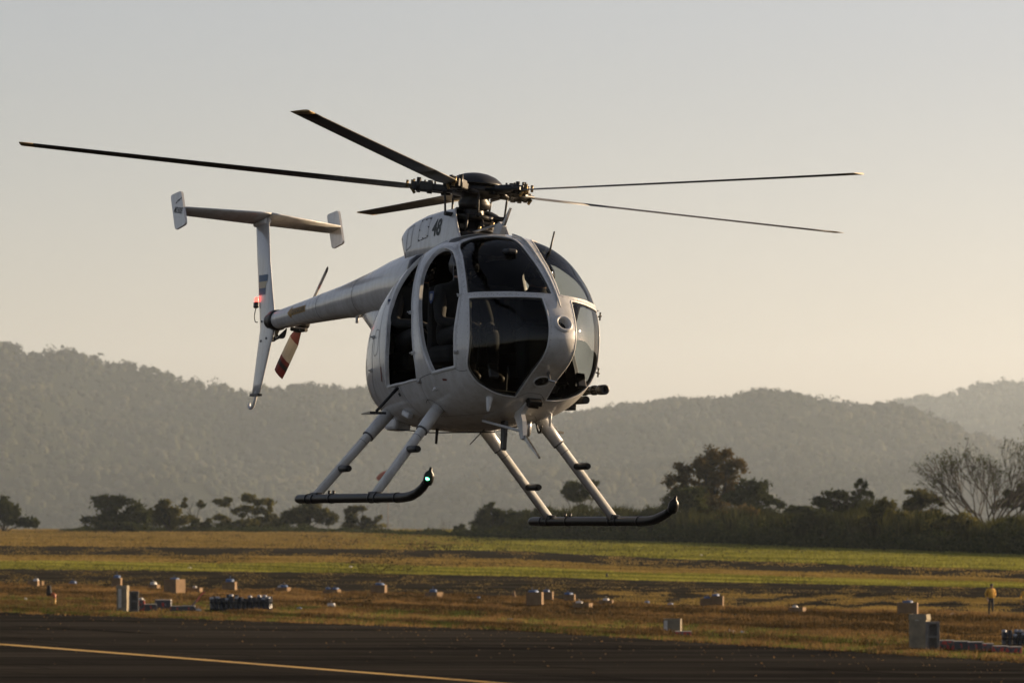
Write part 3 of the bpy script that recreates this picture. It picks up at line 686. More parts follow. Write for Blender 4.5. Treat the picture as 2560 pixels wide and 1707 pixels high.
def body_f(P):
    x, y, z = P[:, 0], P[:, 1], P[:, 2]
    qq = -np.sqrt(np.maximum(NXB - x, 1e-9))
    zt, zb, w, zm = [pchip(BQ, a, np.clip(qq, BQ[0], -1e-5)) for a in (BZT, BZB, BW, BZM)]
    # the egg closes round behind the doors; the boom runs out of it
    u = np.clip((RX - x) / (RX + RL), 0, 1); rr = x < RX; zc = RM[3] + (-1.535 - RM[3]) * u * u
    k = lambda e: np.maximum(1 - u ** e, 1e-9) ** (1 / e)
    w = np.where(rr, RM[2] * k(2.256), w); zm = np.where(rr, zc, zm); zt = np.where(rr, zc + (RM[0] - RM[3]) * k(1.449), zt); zb = np.where(rr, zc - (RM[3] - RM[1]) * k(2.455), zb)
    up = z > zm; n = np.where(up, BNU, BNL); h = np.maximum(np.where(up, zt - zm, zm - zb), 1e-5)
    f = (np.abs(y) / np.maximum(w, 1e-5)) ** n + (np.abs(z - zm) / h) ** n - 1
    return np.where((x < -RL) | (x >= NXB), 1.0, f)
def dirs(a, e):
    a, e = np.radians(a), np.radians(e)
    return np.stack([np.cos(e) * np.cos(a), -np.cos(e) * np.sin(a), np.sin(e)], -1)
def body_at(a, e):
    """surface points for azimuth (0 nose, + to the right side) and elevation from the cabin centre"""
    d = dirs(np.atleast_1d(np.asarray(a, float)), np.atleast_1d(np.asarray(e, float)))
    lo = np.zeros(len(d)); hi = np.full(len(d), 2.6)
    for _ in range(34):
        m = (lo + hi) / 2; o = body_f(CEN + d * m[:, None]) > 0; hi = np.where(o, m, hi); lo = np.where(o, lo, m)
    return CEN + d * lo[:, None]
def body_n(a, e):
    a = np.atleast_1d(np.asarray(a, float)); e = np.atleast_1d(np.asarray(e, float)); k = .25
    ee = np.clip(e, -89.2, 89.2)
    A = body_at(a + k / np.maximum(np.cos(np.radians(ee)), .02), ee) - body_at(a - k / np.maximum(np.cos(np.radians(ee)), .02), ee)
    B = body_at(a, ee + k) - body_at(a, ee - k)
    n = np.cross(B, A); n /= np.linalg.norm(n, axis=1)[:, None] + 1e-9
    s = np.sign(np.sum(n * dirs(a, ee), 1)); return n * s[:, None]
def azel(P):
    e = np.atleast_2d(P) - CEN; r = np.linalg.norm(e, axis=1)
    return np.degrees(np.arctan2(-e[:, 1], e[:, 0])), np.degrees(np.arcsin(e[:, 2] / r))

CUR = dict(
 upper=[(42.6, 48.2), (38.8, 51.0), (31.7, 52.0), (22.6, 50.9), (13.0, 48.6), (7.4, 44.2), (4.7, 37.1), (3.2, 27.8), (2.2, 18.5), (1.7, 12.9), (1.5, 9.9), (8.1, 9.9), (13.5, 10.3), (21.6, 10.6), (29.2, 11.0), (30.3, 16.2), (32.3, 24.1), (35.7, 34.1)],
 lower=[(28.3, 8.5), (21.5, 8.3), (13.6, 8.2), (5.1, 8.0), (4.7, 5.2), (4.4, 1.9), (4.3, -0.9), (4.3, -4.1), (4.5, -8.1), (4.9, -11.9), (5.3, -15.8), (5.9, -20.4), (6.9, -26.3), (11.6, -26.1), (15.4, -25.3), (19.1, -23.8), (22.1, -22.2), (24.7, -19.9), (26.5, -17.2), (26.9, -14.2), (26.7, -9.7), (26.9, -4.0), (27.5, 1.8)],
 front=[(45.4, -23.5), (38.6, -20.2), (32.4, -17.5), (33.0, -10.6), (33.4, -4.1), (33.0, 3.1), (32.6, 11.1), (33.9, 16.5), (37.2, 26.8), (40.9, 34.4), (46.9, 42.5), (58.7, 50.2), (67.8, 52.6), (75.2, 51.4), (77.0, 46.2), (76.4, 40.4), (74.2, 33.5), (70.2, 24.1), (65.7, 12.9), (61.4, 1.9), (56.2, -9.7), (50.5, -17.6)],
 rear=[(118.2, -35.2), (90.0, -36.6), (63.7, -32.2), (63.6, -25.3), (65.3, -19.9), (68.4, -11.7), (72.7, 2.6), (77.6, 14.4), (83.3, 26.7), (91.1, 39.4), (103.4, 49.8), (112.7, 45.8), (115.9, 38.4), (116.2, 31.0), (116.3, 23.1), (115.2, 13.6), (113.0, 0.6), (111.5, -13.7), (112.7, -26.7)],
 deck=[(0.0, 56.5), (12, 56.2), (24, 56.5), (33, 57.0), (41.8, 56.5), (49.9, 54.5), (60, 57.5), (71.9, 61.5), (80, 68), (60, 72), (40, 74), (0, 76)])
CORNER = dict(upper=(10, 14), lower=(0, 3, 12), front=(0, 2, 6), rear=(0, 2, 10), deck=(0, 7, 11))
def corner_curve(pts, corners, n):
    """smooth curve that keeps its sharp corners"""
    c = sorted(corners); m = len(pts); out = []
    for a, b in zip(c, c[1:] + [c[0] + m]):
        seg = [pts[i % m] for i in range(a, b + 1)]
        out.append(catmull(seg, n, False)[:-1])
    return np.concatenate(out)
CV = {k: corner_curve(v, CORNER[k], 6) for k, v in CUR.items()}
# round holes on the centre line: air scoop and landing lamp (half outlines)
def half_hole(P0, r):
    a0, e0 = azel(np.array(P0)); a0, e0 = 0.0, e0[0]; R = np.linalg.norm(np.array(P0) - CEN); k = np.degrees(r / R)
    n0 = body_n([0], [e0])[0]; d0 = dirs(np.array([0.]), np.array([e0]))[0]; ke = k * max(.45, float(n0 @ d0))
    return np.array([(k * math.sin(t) / math.cos(math.radians(e0)), e0 + ke * math.cos(t)) for t in np.linspace(0, math.pi, 15)])
CV['scoop'] = half_hole((1.99, 0, -1.235), .058)
CV['lamp'] = half_hole((1.647, 0, -1.712), .062)

def inside(poly, P):
    x, y = P[:, 0], P[:, 1]; c = np.zeros(len(P), bool); n = len(poly); j = n - 1
    for i in range(n):
        xi, yi = poly[i]; xj, yj = poly[j]
        with np.errstate(divide='ignore', invalid='ignore'):
            t = ((yi > y) != (yj > y)) & (x < (xj - xi) * (y - yi) / (yj - yi + 1e-15) + xi)
        c ^= t; j = i
    return c

def cut_body():
    step = 1.8
    ga = np.arange(0, 180.01, step); ge = np.concatenate([[-89.5], np.arange(-87.3, 87.4, step), [89.5]])
    pts = [(a, e) for e in ge for a in ga]
    P = np.array(pts); allc = np.concatenate(list(CV.values()))
    keep = np.ones(len(P), bool)
    bnd = (P[:, 0] < .01) | (P[:, 0] > 179.9) | (np.abs(P[:, 1]) > 89)
    for q in allc:
        d = np.hypot((P[:, 0] - q[0]) * np.cos(np.radians(q[1])), P[:, 1] - q[1]); keep &= (d > step * .42) | (bnd & (d > .25))
    P = P[keep]
    verts = [Vector(p) for p in P]; edges = []
    for k, c in CV.items():
        b = len(verts); verts += [Vector(p) for p in c]; n = len(c)
        edges += [(b + i, b + i + 1) for i in range(n - 1)]
        if k not in ('scoop', 'lamp', 'deck'): edges.append((b + n - 1, b))
    ov, oe, of, *_ = delaunay_2d_cdt(verts, edges, [], 0, 1e-5)
    V2 = np.array([v[:] for v in ov]); T = np.array([f for f in of if len(f) == 3])
    cen = V2[T].mean(1); reg = np.zeros(len(T), int)
    for i, k in enumerate(CV): reg[inside(CV[k], cen)] = i + 1
    return V2, T, reg
V2, TRI, REG = cut_body()
P3 = body_at(V2[:, 0], V2[:, 1]); P3[V2[:, 0] < 1e-6, 1] = 0; P3[V2[:, 0] > 180 - 1e-6, 1] = 0
N3 = body_n(V2[:, 0], V2[:, 1])
seam = (V2[:, 0] < 1e-6) | (V2[:, 0] > 180 - 1e-6); N3[seam, 1] = 0; N3 /= np.linalg.norm(N3, axis=1)[:, None]
KEY = {k: i + 1 for i, k in enumerate(CV)}

def patch(name, tri, m, off=0.0, mirror=False, thick=0.0, both=False, m2=None, parent=heli):
    """a piece of the body surface; thick > 0 gives it an inner skin and rims"""
    def half(flip):
        used, inv = np.unique(tri, return_inverse=True); t = inv.reshape(-1, 3)
        p, n = P3[used] + N3[used] * off, N3[used].copy()
        if flip: p = p * [1, -1, 1]; n = n * [1, -1, 1]
        # orient
        g = np.cross(p[t[:, 1]] - p[t[:, 0]], p[t[:, 2]] - p[t[:, 0]]); bad = np.sum(g * n[t[:, 0]], 1) < 0
        t = t.copy(); t[bad] = t[bad][:, ::-1]
        return p, n, t
    p, n, t = half(mirror)
    if both:
        p2, n2, t2 = half(True); t = np.concatenate([t, t2 + len(p)]); p = np.concatenate([p, p2]); n = np.concatenate([n, n2])
    mi = np.zeros(len(t), int)
    if thick > 0:
        L = len(p); q = p - n * thick
        e = np.concatenate([t[:, [0, 1]], t[:, [1, 2]], t[:, [2, 0]]]); ks = np.sort(e, 1)
        u, idx, cnt = np.unique(ks, axis=0, return_index=True, return_counts=True)
        eb = e[idx[cnt == 1]]
        eb = eb[~((np.abs(p[eb[:, 0], 1]) < 1e-5) & (np.abs(p[eb[:, 1], 1]) < 1e-5))]
        rim = np.concatenate([np.stack([eb[:, 1], eb[:, 0], eb[:, 0] + L], 1), np.stack([eb[:, 1], eb[:, 0] + L, eb[:, 1] + L], 1)])
        # rims get their own vertices so the edge stays crisp
        R = len(rim); rv = np.concatenate([p, q])[rim.ravel()]; g = np.cross(rv.reshape(-1, 3, 3)[:, 1] - rv.reshape(-1, 3, 3)[:, 0], rv.reshape(-1, 3, 3)[:, 2] - rv.reshape(-1, 3, 3)[:, 0])
        g /= np.linalg.norm(g, axis=1)[:, None] + 1e-9
        base = 2 * L
        T2 = np.concatenate([t, t[:, ::-1] + L, np.arange(3 * R).reshape(-1, 3) + base])
        mi = np.concatenate([np.zeros(len(t), int), np.ones(len(t), int), np.zeros(R, int)])
        n = np.concatenate([n, -n, np.repeat(g, 3, 0)]); p = np.concatenate([p, q, rv]); t = T2
    return hp(obj(name, mesh_np(name, p, t, [m, m2] if m2 else m, True, mi, n), parent))

fus = patch('fuselage', TRI[REG == 0], M['paint'], both=True, thick=.022, m2=M['lining'])
patch('mast_deck', TRI[REG == KEY['deck']], M['black'], off=-.004, both=True)
for s in (False, True):
    u = patch('windshield', TRI[REG == KEY['upper']], M['glass'], off=-.006, mirror=s)
    l = patch('chin_window', TRI[REG == KEY['lower']], M['glass'], off=-.006, mirror=s)

def ring(name, key, wd, h, m, mirror, inner=.03, parent=heli, closed=True, off0=0.0):
    """raised edge trim following an opening"""
    c = CV[key]; c = c[np.linalg.norm(c - np.roll(c, 1, 0), axis=1) > 1e-3]; n = len(c)
    P = body_at(c[:, 0], c[:, 1]); N = body_n(c[:, 0], c[:, 1])
    T = np.roll(P, -1, 0) - np.roll(P, 1, 0); T /= np.linalg.norm(T, axis=1)[:, None]
    B = np.cross(T, N); ctr = P.mean(0)
    if np.sum(np.sum(B * (P - ctr), 1)) < 0: B = -B
    def on(Q):
        a, e = azel(Q); return body_at(a, e)
    rows = [P - N * inner, P - N * .002 + N * h, on(P + B * wd * .5) + N * (h * 1.2), on(P + B * wd) + N * h, on(P + B * (wd + .003)) - N * .004]
    V = np.concatenate(rows); Fs = []
    if mirror: V = V * [1, -1, 1]
    for r in range(len(rows) - 1):
        for i in range(n): Fs.append((r * n + i, r * n + (i + 1) % n, (r + 1) * n + (i + 1) % n, (r + 1) * n + i))
    mb = MB(); mb.add(V, Fs, True)
    return hp(mb.build(name, m, parent)), P, N, B
RIV = []
for s in (False, True):
    k = -1 if s else 1
    for key, nm, wd, h in (('front', 'door_frame', .030, .005), ('rear', 'door_frame', .020, .004), ('upper', 'window_frame', .012, .0025), ('lower', 'window_frame', .012, .0025)):
        o, P, N, B = ring(nm, key, wd, h, M['paint_trim'], s)
        d = np.concatenate([[0], np.cumsum(np.linalg.norm(np.diff(P, axis=0), axis=1))]); tq = np.arange(.02, d[-1], .055)
        Q = np.stack([np.interp(tq, d, (P + B * (.022 if key in ('upper', 'lower') else .046))[:, i]) for i in range(3)], 1); a, e = azel(Q)
        for p, n in zip(body_at(a, e), body_n(a, e)): RIV.append((p * [1, k, 1], n * [1, k, 1]))
rv, rf = [], []
for p, n in RIV:
    n = Vector(n); t = n.orthogonal().normalized(); b = n.cross(t); p = Vector(p); o = len(rv)
    rv += [p + (t * math.cos(i * math.pi / 3) + b * math.sin(i * math.pi / 3)) * .0046 + n * .0012 for i in range(6)]; rf.append(tuple(range(o, o + 6)))
tag(hp(obj('rivets', mesh_np('rivets', [tuple(v) for v in rv], rf, M['rivet']), fus)), kind='stuff'); bpy.data.objects['rivets'].location = (0, 0, 0)

def sub(o):                      # a sub-part already sits in its parent's frame
    o.location = (0, 0, 0); return o
def surf_line(name, pts, wd, m, parent=fus, off=.0015, mirror=False):
    c = catmull(pts, 6, False); P = body_at(c[:, 0], c[:, 1]); N = body_n(c[:, 0], c[:, 1])
    T = np.gradient(P, axis=0); T /= np.linalg.norm(T, axis=1)[:, None]; B = np.cross(T, N) * wd / 2
    V = np.concatenate([P - B + N * off, P + B + N * off]); n = len(P)
    if mirror: V = V * [1, -1, 1]
    return sub(obj(name, mesh_np(name, V, [(i, i + 1, n + i + 1, n + i) for i in range(n - 1)], m), parent))
for s in (False, True):
    surf_line('panel_seam', [(118, -35), (122, -20), (125, 0), (126, 20), (124, 38), (116, 50)], .006, M['seam'], mirror=s)
    surf_line('panel_seam', [(135.3, -4.8), (135.8, -12), (135.6, -20.3), (141.1, -30.2), (150, -42)], .010, M['seam'], mirror=s)
    surf_line('panel_seam', [(45.4, -24.5), (54, -28.5), (63, -33.2)], .006, M['seam'], mirror=s)
    surf_line('panel_seam', [(32.4, -18.5), (29.5, -19), (26.8, -18)], .005, M['seam'], mirror=s)
    surf_line('panel_seam', [(6.2, -26.5), (3, -24), (0, -23.6)], .005, M['seam'], mirror=s)
    surf_line('panel_seam', [(44, -50), (47, -44), (56, -43), (62, -47)], .007, M['seam'], mirror=s)
    surf_line('panel_seam', [(118.5, -36), (95, -38.2), (64, -33.5)], .006, M['seam'], mirror=s)
    surf_line('panel_seam', [(36.6, 18), (39.5, 28), (43.2, 35.6), (48.5, 43.5), (58.7, 52.3)], .009, M['seam'], mirror=s)
    surf_line('panel_seam', [(95, -38.5), (93, -50), (92, -62), (90, -75)], .005, M['seam'], mirror=s)
    surf_line('panel_seam', [(140, -60), (110, -61), (80, -60), (50, -56), (30, -48), (12, -38)], .005, M['seam'], mirror=s)
    surf_line('panel_seam', [(128, 30), (140, 25), (155, 18)], .005, M['seam'], mirror=s)
    surf_line('panel_seam', [(60, -33), (57, -45), (54, -58)], .005, M['seam'], mirror=s)
    surf_line('placard', [(100, -43), (104, -43.2)], .03, M['number'], mirror=s)
    surf_line('placard', [(36, -24.5), (38.5, -25.2)], .018, M['red'], mirror=s)
    # hatch outline behind the rear door and its oval marking
    surf_line('panel_seam', [(126, -2), (132, -2), (132.5, -14), (126.5, -14), (126, -2)], .006, M['seam'], mirror=s)
    surf_line('marking_oval', [(120.6, -23.5), (121.6, -27.4), (123.2, -31.0)], .028, M['red'], mirror=s)

def on_body(a, e): return Vector(body_at(a, e)[0]), Vector(body_n(a, e)[0])
# hinges, latches and studs along the right side (and mirrored)
HW = [((75.2, 7.3), .030), ((65.9, -18.1), .032), ((59.8, -32.6), .036), ((31.6, -12.1), .032), ((32.4, 10.2), .026), ((44.8, -32.3), .026), ((135.3, -4.8), .03), ((137, -21), .03)]
for s in (1, -1):
    for (ae, sz) in HW:
        p, n = on_body(*ae); mb = MB(); q = n.to_track_quat('Z', 'Y').to_matrix()
        mb.box(p + n * .006, (sz * 1.5, sz, .014), q, .004); mb.tube([p + n * .01 + q @ Vector((-sz * .5, 0, 0)), p + n * .01 + q @ Vector((sz * .5, 0, 0))], .009, 8); mb.tube([p, p + n * .035], [.008, .006], 6)
        for i in range(len(mb.v)): mb.v[i] = (mb.v[i][0], s * mb.v[i][1], mb.v[i][2])
        sub(mb.build('hinge', M['paint_trim'] if sz == .026 else M['steel'], fus))

# nose air scoop, landing lamp, probes
p, n = on_body(0, azel(np.array((1.99, 0, -1.235)))[1][0]); n.y = 0; n.normalize(); p.y = 0
sc = empty('air_scoop'); sc.parent = heli; hp(sc)
def scoop_mesh(): return MB().lathe([(.084, -.008), (.080, .004), (.072, .013), (.062, .014), (.054, .006), (.049, -.02), (.044, -.06)], p, n, 32)
scoop_mesh().build('lip', M['paint_trim'], sc)
MB().lathe([(.0, -.058), (.048, -.058), (.048, -.05)], p, n, 24).build('duct', M['black_matt'], sc)
p, n = on_body(0, azel(np.array((1.647, 0, -1.712)))[1][0]); n.y = 0; n.normalize(); p.y = 0
ll = hp(MB().lathe([(.075, -.003), (.074, .006), (.066, .008), (.060, .0), (.058, -.03)], p, n, 28).build('landing_lamp', M['paint_trim'], heli))
sub(MB().lathe([(.058, -.012), (.050, -.035), (.035, -.055), (.0, -.065)], p, n, 24).build('reflector', M['steel'], ll))
sub(MB().lathe([(.060, -.006), (.045, .008), (.02, .014), (.0, .015)], p, n, 24).build('lens', M['lens'], ll))
p, n = on_body(0, -14.5); hp(MB().tube([p - n * .02, p + n * .05 + Vector((.02, .0, -.02)), p + n * .06 + Vector((.07, .03, -.03))], [.014, .012, .010], 8).build('pitot_tube', M['steel'], heli))
p, n = on_body(16.7, -28.9); hp(MB().tube([p - n * .01, p + n * .01, p + Vector((.01, -.01, -.10)), p + Vector((.012, -.01, -.115))], [.034, .03, .014, .010], 12).build('static_probe', M['paint_trim'], heli))
p, n = on_body(-21.1, -35.8); hp(MB().tube([p - n * .02, p + Vector((.0, .0, -.10))], [.02, .008], 8).build('blade_probe', M['paint_trim'], heli))
p, n = on_body(115.2, -54.2); hp(MB().box(p + n * .02, (.11, .06, .05), Euler((0, .3, .2)).to_matrix(), .012).build('drain_scoop', M['paint_trim'], heli))
# windshield centre rail
rail = MB(); pts = [on_body(0, e) for e in (54, 50, 45, 40, 34, 28, 22, 16, 11, 7.5, 5.2)]
rail.tube([q + m_ * .010 for q, m_ in pts], [.009] * 10 + [.005], 8)
hp(rail.build('deflector_rail', M['paint_trim'], heli))

# tail boom
BOOM = [(-.35, -.80, .33), (-.6, -.772, .335), (-.9, -.765, .312), (-1.42, -.775, .262), (-1.75, -.797, .229), (-2.1, -.815, .197), (-2.68, -.845, .153), (-3.5, -.897, .118), (-4.1, -.936, .096), (-4.37, -.953, .087)]
def boom_at(x):
    xs = [b[0] for b in BOOM][::-1]; return np.interp(x, xs, [b[1] for b in BOOM][::-1]), np.interp(x, xs, [b[2] for b in BOOM][::-1])
mb = MB(); mb.tube([(x, 0, z) for x, z, r in BOOM], [r for x, z, r in BOOM], 40, cap=False); boom = hp(mb.build('tail_boom', M['paint'], heli))
fr = []
for x, zb_, hw in ((-2.34, -.985, .015), (-2.20, -1.045, .05), (-2.05, -1.112, .085), (-1.8, -1.24, .125), (-1.5, -1.42, .17), (-1.05, -1.70, .24)):
    zt_ = -.84; fr.append([(x, hw * math.cos(a), (zt_ + zb_) / 2 + (zt_ - zb_) / 2 * math.sin(a)) for a in np.linspace(0, 2 * math.pi, 24, endpoint=False)])
FAIR = fr
for x in (-2.12, -3.1):
    z, r = boom_at(x); sub(MB().tube([(x - .004, 0, z), (x + .004, 0, z)], [r + .0035, r + .0035], 40, cap=False).build('seam_band', M['seam'], boom))
z, r = boom_at(-4.33); hp(MB().tube([(-4.30, 0, z), (-4.31, 0, z), (-4.40, 0, z), (-4.41, 0, z)], [r, r + .012, r + .012, r], 32).build('boom_collar', M['oily'], heli))
def boom_decal(name, poly, m, off, parent):
    """flat outline (x, arc) wrapped round the boom's right side"""
    V = []
    for x, s in poly:
        z, r = boom_at(x); t = s / r; V.append((x, -(r + off) * math.cos(t), z + (r + off) * math.sin(t)))
    return sub(obj(name, mesh_np(name, V, [tuple(range(len(V)))], m), parent))
arrow = [(-3.86, .005), (-3.76, .062), (-3.76, .032), (-3.38, .036), (-3.38, -.030), (-3.76, -.030), (-3.76, -.056)]
def densify(poly, n): return [tuple(np.array(a) + (np.array(b) - np.array(a)) * k / n) for a, b in zip(poly, poly[1:] + poly[:1]) for k in range(n)]
for a in range(1):
    # arrow in thin slices so it follows the curve
    mbv, mbf = [], []
    xs_ = np.linspace(-3.86, -3.38, 25)
    for i, x in enumerate(xs_):
        hi, lo = (.032, -.030) if x > -3.757 else (.005 + (x + 3.86) * .57, .005 - (x + 3.86) * .61)
        for j in range(7):
            s = lo + (hi - lo) * j / 6; z, r = boom_at(x); t = s / r; mbv.append((x, -(r + .002) * math.cos(t), z + (r + .002) * math.sin(t)))
    for i in range(24):
        for j in range(6): mbf.append((i * 7 + j, i * 7 + j + 1, i * 7 + 8 + j, i * 7 + 7 + j))
    arr = sub(obj('warning_arrow', mesh_np('warning_arrow', mbv, mbf, M['gold'], True), boom))

def text_np(s, w, h, shear=0.0, bold=0.012):
    cu = bpy.data.curves.new('t', 'FONT'); cu.body = s; cu.align_x = 'CENTER'; cu.align_y = 'CENTER'; cu.resolution_u = 3; cu.offset = bold
    o = bpy.data.objects.new('t', cu); COL.objects.link(o); bpy.context.view_layer.update()
    me = bpy.data.meshes.new_from_object(o.evaluated_get(bpy.context.evaluated_depsgraph_get()))
    V = np.array([v.co[:] for v in me.vertices]); Fs = [tuple(p.vertices) for p in me.polygons]
    bpy.data.objects.remove(o); bpy.data.curves.remove(cu); bpy.data.meshes.remove(me)
    V = V[:, :2]; mn, mx = V.min(0), V.max(0); V = (V - (mn + mx) / 2) / (mx - mn) * [w, h]; V[:, 0] += shear * V[:, 1]
    return V, Fs
T_, F_ = text_np('DANGER', .33, .040)
V = []
for u, s in T_:
    z, r = boom_at(-3.57 + u); t = (s + .001) / r; V.append((-3.57 + u, -(r + .0035) * math.cos(t), z + (r + .0035) * math.sin(t)))
sub(obj('arrow_lettering', mesh_np('arrow_lettering', V, F_, M['number']), boom))
z, r = boom_at(-2.35); hp(MB().tube([(-2.36, -.02, z - r + .01), (-2.36, -.02, z - r - .055)], [.018, .014], 10).build('boom_drain', M['paint_trim'], heli))

# rivet rows round and along the boom
bv, bf2 = [], []
def rivet(p, n):
    n = Vector(n).normalized(); p = Vector(p); t = n.orthogonal().normalized(); b = n.cross(t); o = len(bv)
    bv.extend([p + (t * math.cos(i * math.pi / 3) + b * math.sin(i * math.pi / 3)) * .0045 + n * .001 for i in range(6)]); bf2.append(tuple(range(o, o + 6)))
for x in (-1.95, -2.09, -2.15, -2.7, -3.07, -3.13, -3.9):
    z, r = boom_at(x)
    for i in range(int(2 * math.pi * r / .045)):
        a = i * .045 / r; rivet((x, r * math.cos(a), z + r * math.sin(a)), (0, math.cos(a), math.sin(a)))
for a in (math.pi + .35, math.pi - .75, .35, -.6 + math.pi * 2):
    for x in np.arange(-4.25, -1.5, .05):
        z, r = boom_at(x); rivet((x, r * math.cos(a), z + r * math.sin(a)), (0, math.cos(a), math.sin(a)))
tag(sub(obj('boom_rivets', mesh_np('boom_rivets', [tuple(v) for v in bv], bf2, M['rivet']), boom)), kind='stuff')
# fin: lofted aerofoil sections (the loft below also makes the fairing under the boom)
FIN = [(.07, -4.78, -5.11, .05), (-.355, -4.655, -4.985, .055), (-.69, -4.52, -4.875, .066), (-.90, -4.425, -4.81, .078), (-.985, -4.40, -4.785, .08), (-1.03, -4.412, -4.775, .08), (-1.3, -4.515, -4.81, .064), (-1.55, -4.615, -4.842, .048), (-1.655, -4.66, -4.855, .038)]
def aero(u): return 2.6 * (.2969 * math.sqrt(u) - .126 * u - .3516 * u * u + .2843 * u ** 3 - .1036 * u ** 4) * 1.92
def fin_y(x, z):
    zz = [f[0] for f in FIN][::-1]; le, te, th = [np.interp(z, zz, [f[i] for f in FIN][::-1]) for i in (1, 2, 3)]
    return float(th / 2 * aero(min(1, max(0, (le - x) / (le - te)))))
def loft(secs, m, name, parent):
    n = len(secs[0]); V = [q for s in secs for q in s]; Fs = []
    for r in range(len(secs) - 1):
        for i in range(n): Fs.append((r * n + i, r * n + (i + 1) % n, (r + 1) * n + (i + 1) % n, (r + 1) * n + i))
    mb = MB(); mb.add(V, Fs, True); mb.f += [tuple(range(n)), tuple(range(len(V) - n, len(V)))[::-1]]; mb.s += [False, False]
    return mb.build(name, m, parent)
US = [0, .012, .05, .12, .22, .35, .5, .7, .88, 1.0]
secs = []
for z, le, te, th in FIN:
    secs.append([(le + (te - le) * u, th / 2 * aero(u) + .001, z) for u in US] + [(le + (te - le) * u, -th / 2 * aero(u) - .001, z) for u in US[::-1]])
hp(loft(FAIR, M['paint'], 'boom_fairing', heli))
fin = hp(loft(secs, M['paint'], 'vertical_fin', heli))
for z0, z1, m in ((-.495, -.56, 'flagblue'), (-.56, -.625, 'flagwhite'), (-.625, -.69, 'flagblue')):
    V, Fs = [], []
    for j in range(3):
        z = z0 + (z1 - z0) * j / 2; xa = -4.895 + (z + .495) * -.12; xb = -4.645 + (z + .495) * .14 * 0 - (.03 if z < -.56 else 0) * 1
        for i in range(9): x = xa + (xb - xa) * i / 8; V.append((x, -fin_y(x, z) - .0035, z))
    for j in range(2):
        for i in range(8): Fs.append((j * 9 + i, j * 9 + i + 1, j * 9 + 10 + i, j * 9 + 9 + i))
    sub(obj('flag_stripe', mesh_np('flag_stripe', V, Fs, M[m], True), fin))
for q in ((-4.55, -.93), (-4.72, -.95), (-4.55, -1.12), (-4.70, -1.14)):
    y = fin_y(*q); sub(MB().tube([(q[0], -y + .002, q[1]), (q[0], -y - .008, q[1])], .012, 8).build('bolt', M['seam'], fin))
hp(MB().tube(catmull([(-4.75, 0, -1.62), (-4.76, 0, -1.70), (-4.80, 0, -1.765), (-4.86, 0, -1.785), (-4.905, 0, -1.765), (-4.91, 0, -1.735)], 4, False), .016, 8).build('tail_stinger', M['paint_trim'], heli))
hp(MB().box((-4.755, 0, -1.66), (.21, .045, .022)).build('fin_cap', M['black'], heli))
# anti-collision beacon
bc = hp(MB().box((-4.93, 0, -.78), (.055, .045, .06), Euler((0, -.15, 0)).to_matrix(), .012).build('beacon', M['black'], heli))
sub(MB().lathe([(.021, 0), (.022, .024), (.018, .042), (.0, .05)], (-4.93, 0, -.75), (0, 0, 1), 16).build('beacon_lens', M['redlamp'], bc))
sub(MB().tube(catmull([(-4.93, .0, -.81), (-4.95, 0, -.88), (-4.92, 0, -.94), (-4.86, 0, -.95)], 5, False), .005, 5).build('cable', M['black'], bc))
bl = bpy.data.lights.new('beacon_light', 'POINT'); bl.energy = .10; bl.color = (1, .08, .05); bl.shadow_soft_size = .05
blo = bpy.data.objects.new('beacon_light', bl); link(blo, bc); blo.location = (-5.01, -.02, -.70)

# horizontal stabiliser and end plates
for s in (-1, 1):
    secs = []; inc = math.radians(10)
    for y, le, te, th, zc in ((0.0, -4.72, -5.17, .10, .08), (.10, -4.73, -5.17, .095, .078), (.81, -4.90, -5.21, .055, .06)):
        sec = []
        for u in US: 
            x = (te - le) * u; zz = th / 2 * aero(u) + .001; sec.append((le + x * math.cos(inc), s * y, zc + zz + x * math.sin(inc) + .02))
        for u in US[::-1]:
            x = (te - le) * u; zz = -th / 2 * aero(u) - .001; sec.append((le + x * math.cos(inc), s * y, zc + zz + x * math.sin(inc) + .02))
        secs.append(sec)
    hp(loft(secs, M['paint'], 'stabiliser', heli))
    q0 = Vector((-5.06, s * .825, .05))
    out = [(-.235, .165), (.045, .195), (.235, -.14), (-.035, -.185)]
    rp = []
    for i in range(4):
        a, b, c = [np.array(out[(i + k) % 4]) for k in (-1, 0, 1)]
        for t in (0, .25, .5, .75, 1):
            e1 = b + (a - b) / np.linalg.norm(a - b) * .045; e2 = b + (c - b) / np.linalg.norm(c - b) * .045
            rp.append((1 - t) ** 2 * e1 + 2 * t * (1 - t) * b + t * t * e2)
    mb = MB(); mb.prism([(q0.x + q[0], q0.z + q[1]) for q in rp], q0.y - .011, q0.y + .011)
    ep = hp(mb.build('end_plate', M['paint'], heli))
    T_, F_ = text_np('MD500E', .21, .062, .55); y = q0.y + s * .0135
    V = [(q0.x + .02 - s * u * 1.0 * -1 * (1 if s < 0 else -1) if False else q0.x + .02 + (u if s < 0 else -u), y, q0.z + .005 + v - u * .12 * (1 if s < 0 else -1)) for u, v in T_]
    sub(obj('plate_lettering', mesh_np('plate_lettering', V, F_ if s < 0 else [f[::-1] for f in F_], M['number']), ep))
    mb = MB()
    for (u, v) in ((-.07, .072), (-.03, .088), (.005, .095), (.045, .108)):
        mb.add([(q0.x + u, y, q0.z + v), (q0.x + u + .028, y, q0.z + v + .006), (q0.x + u + .034, y, q0.z + v + .024), (q0.x + u + .012, y, q0.z + v + .016)], [(0, 1, 2, 3)])
    sub(mb.build('plate_emblem', M['number'], ep))
hp(MB().tube([(-4.80, 0, .035), (-5.12, 0, .01)], [.035, .022], 10).build('stabiliser_fitting', M['paint_trim'], heli))

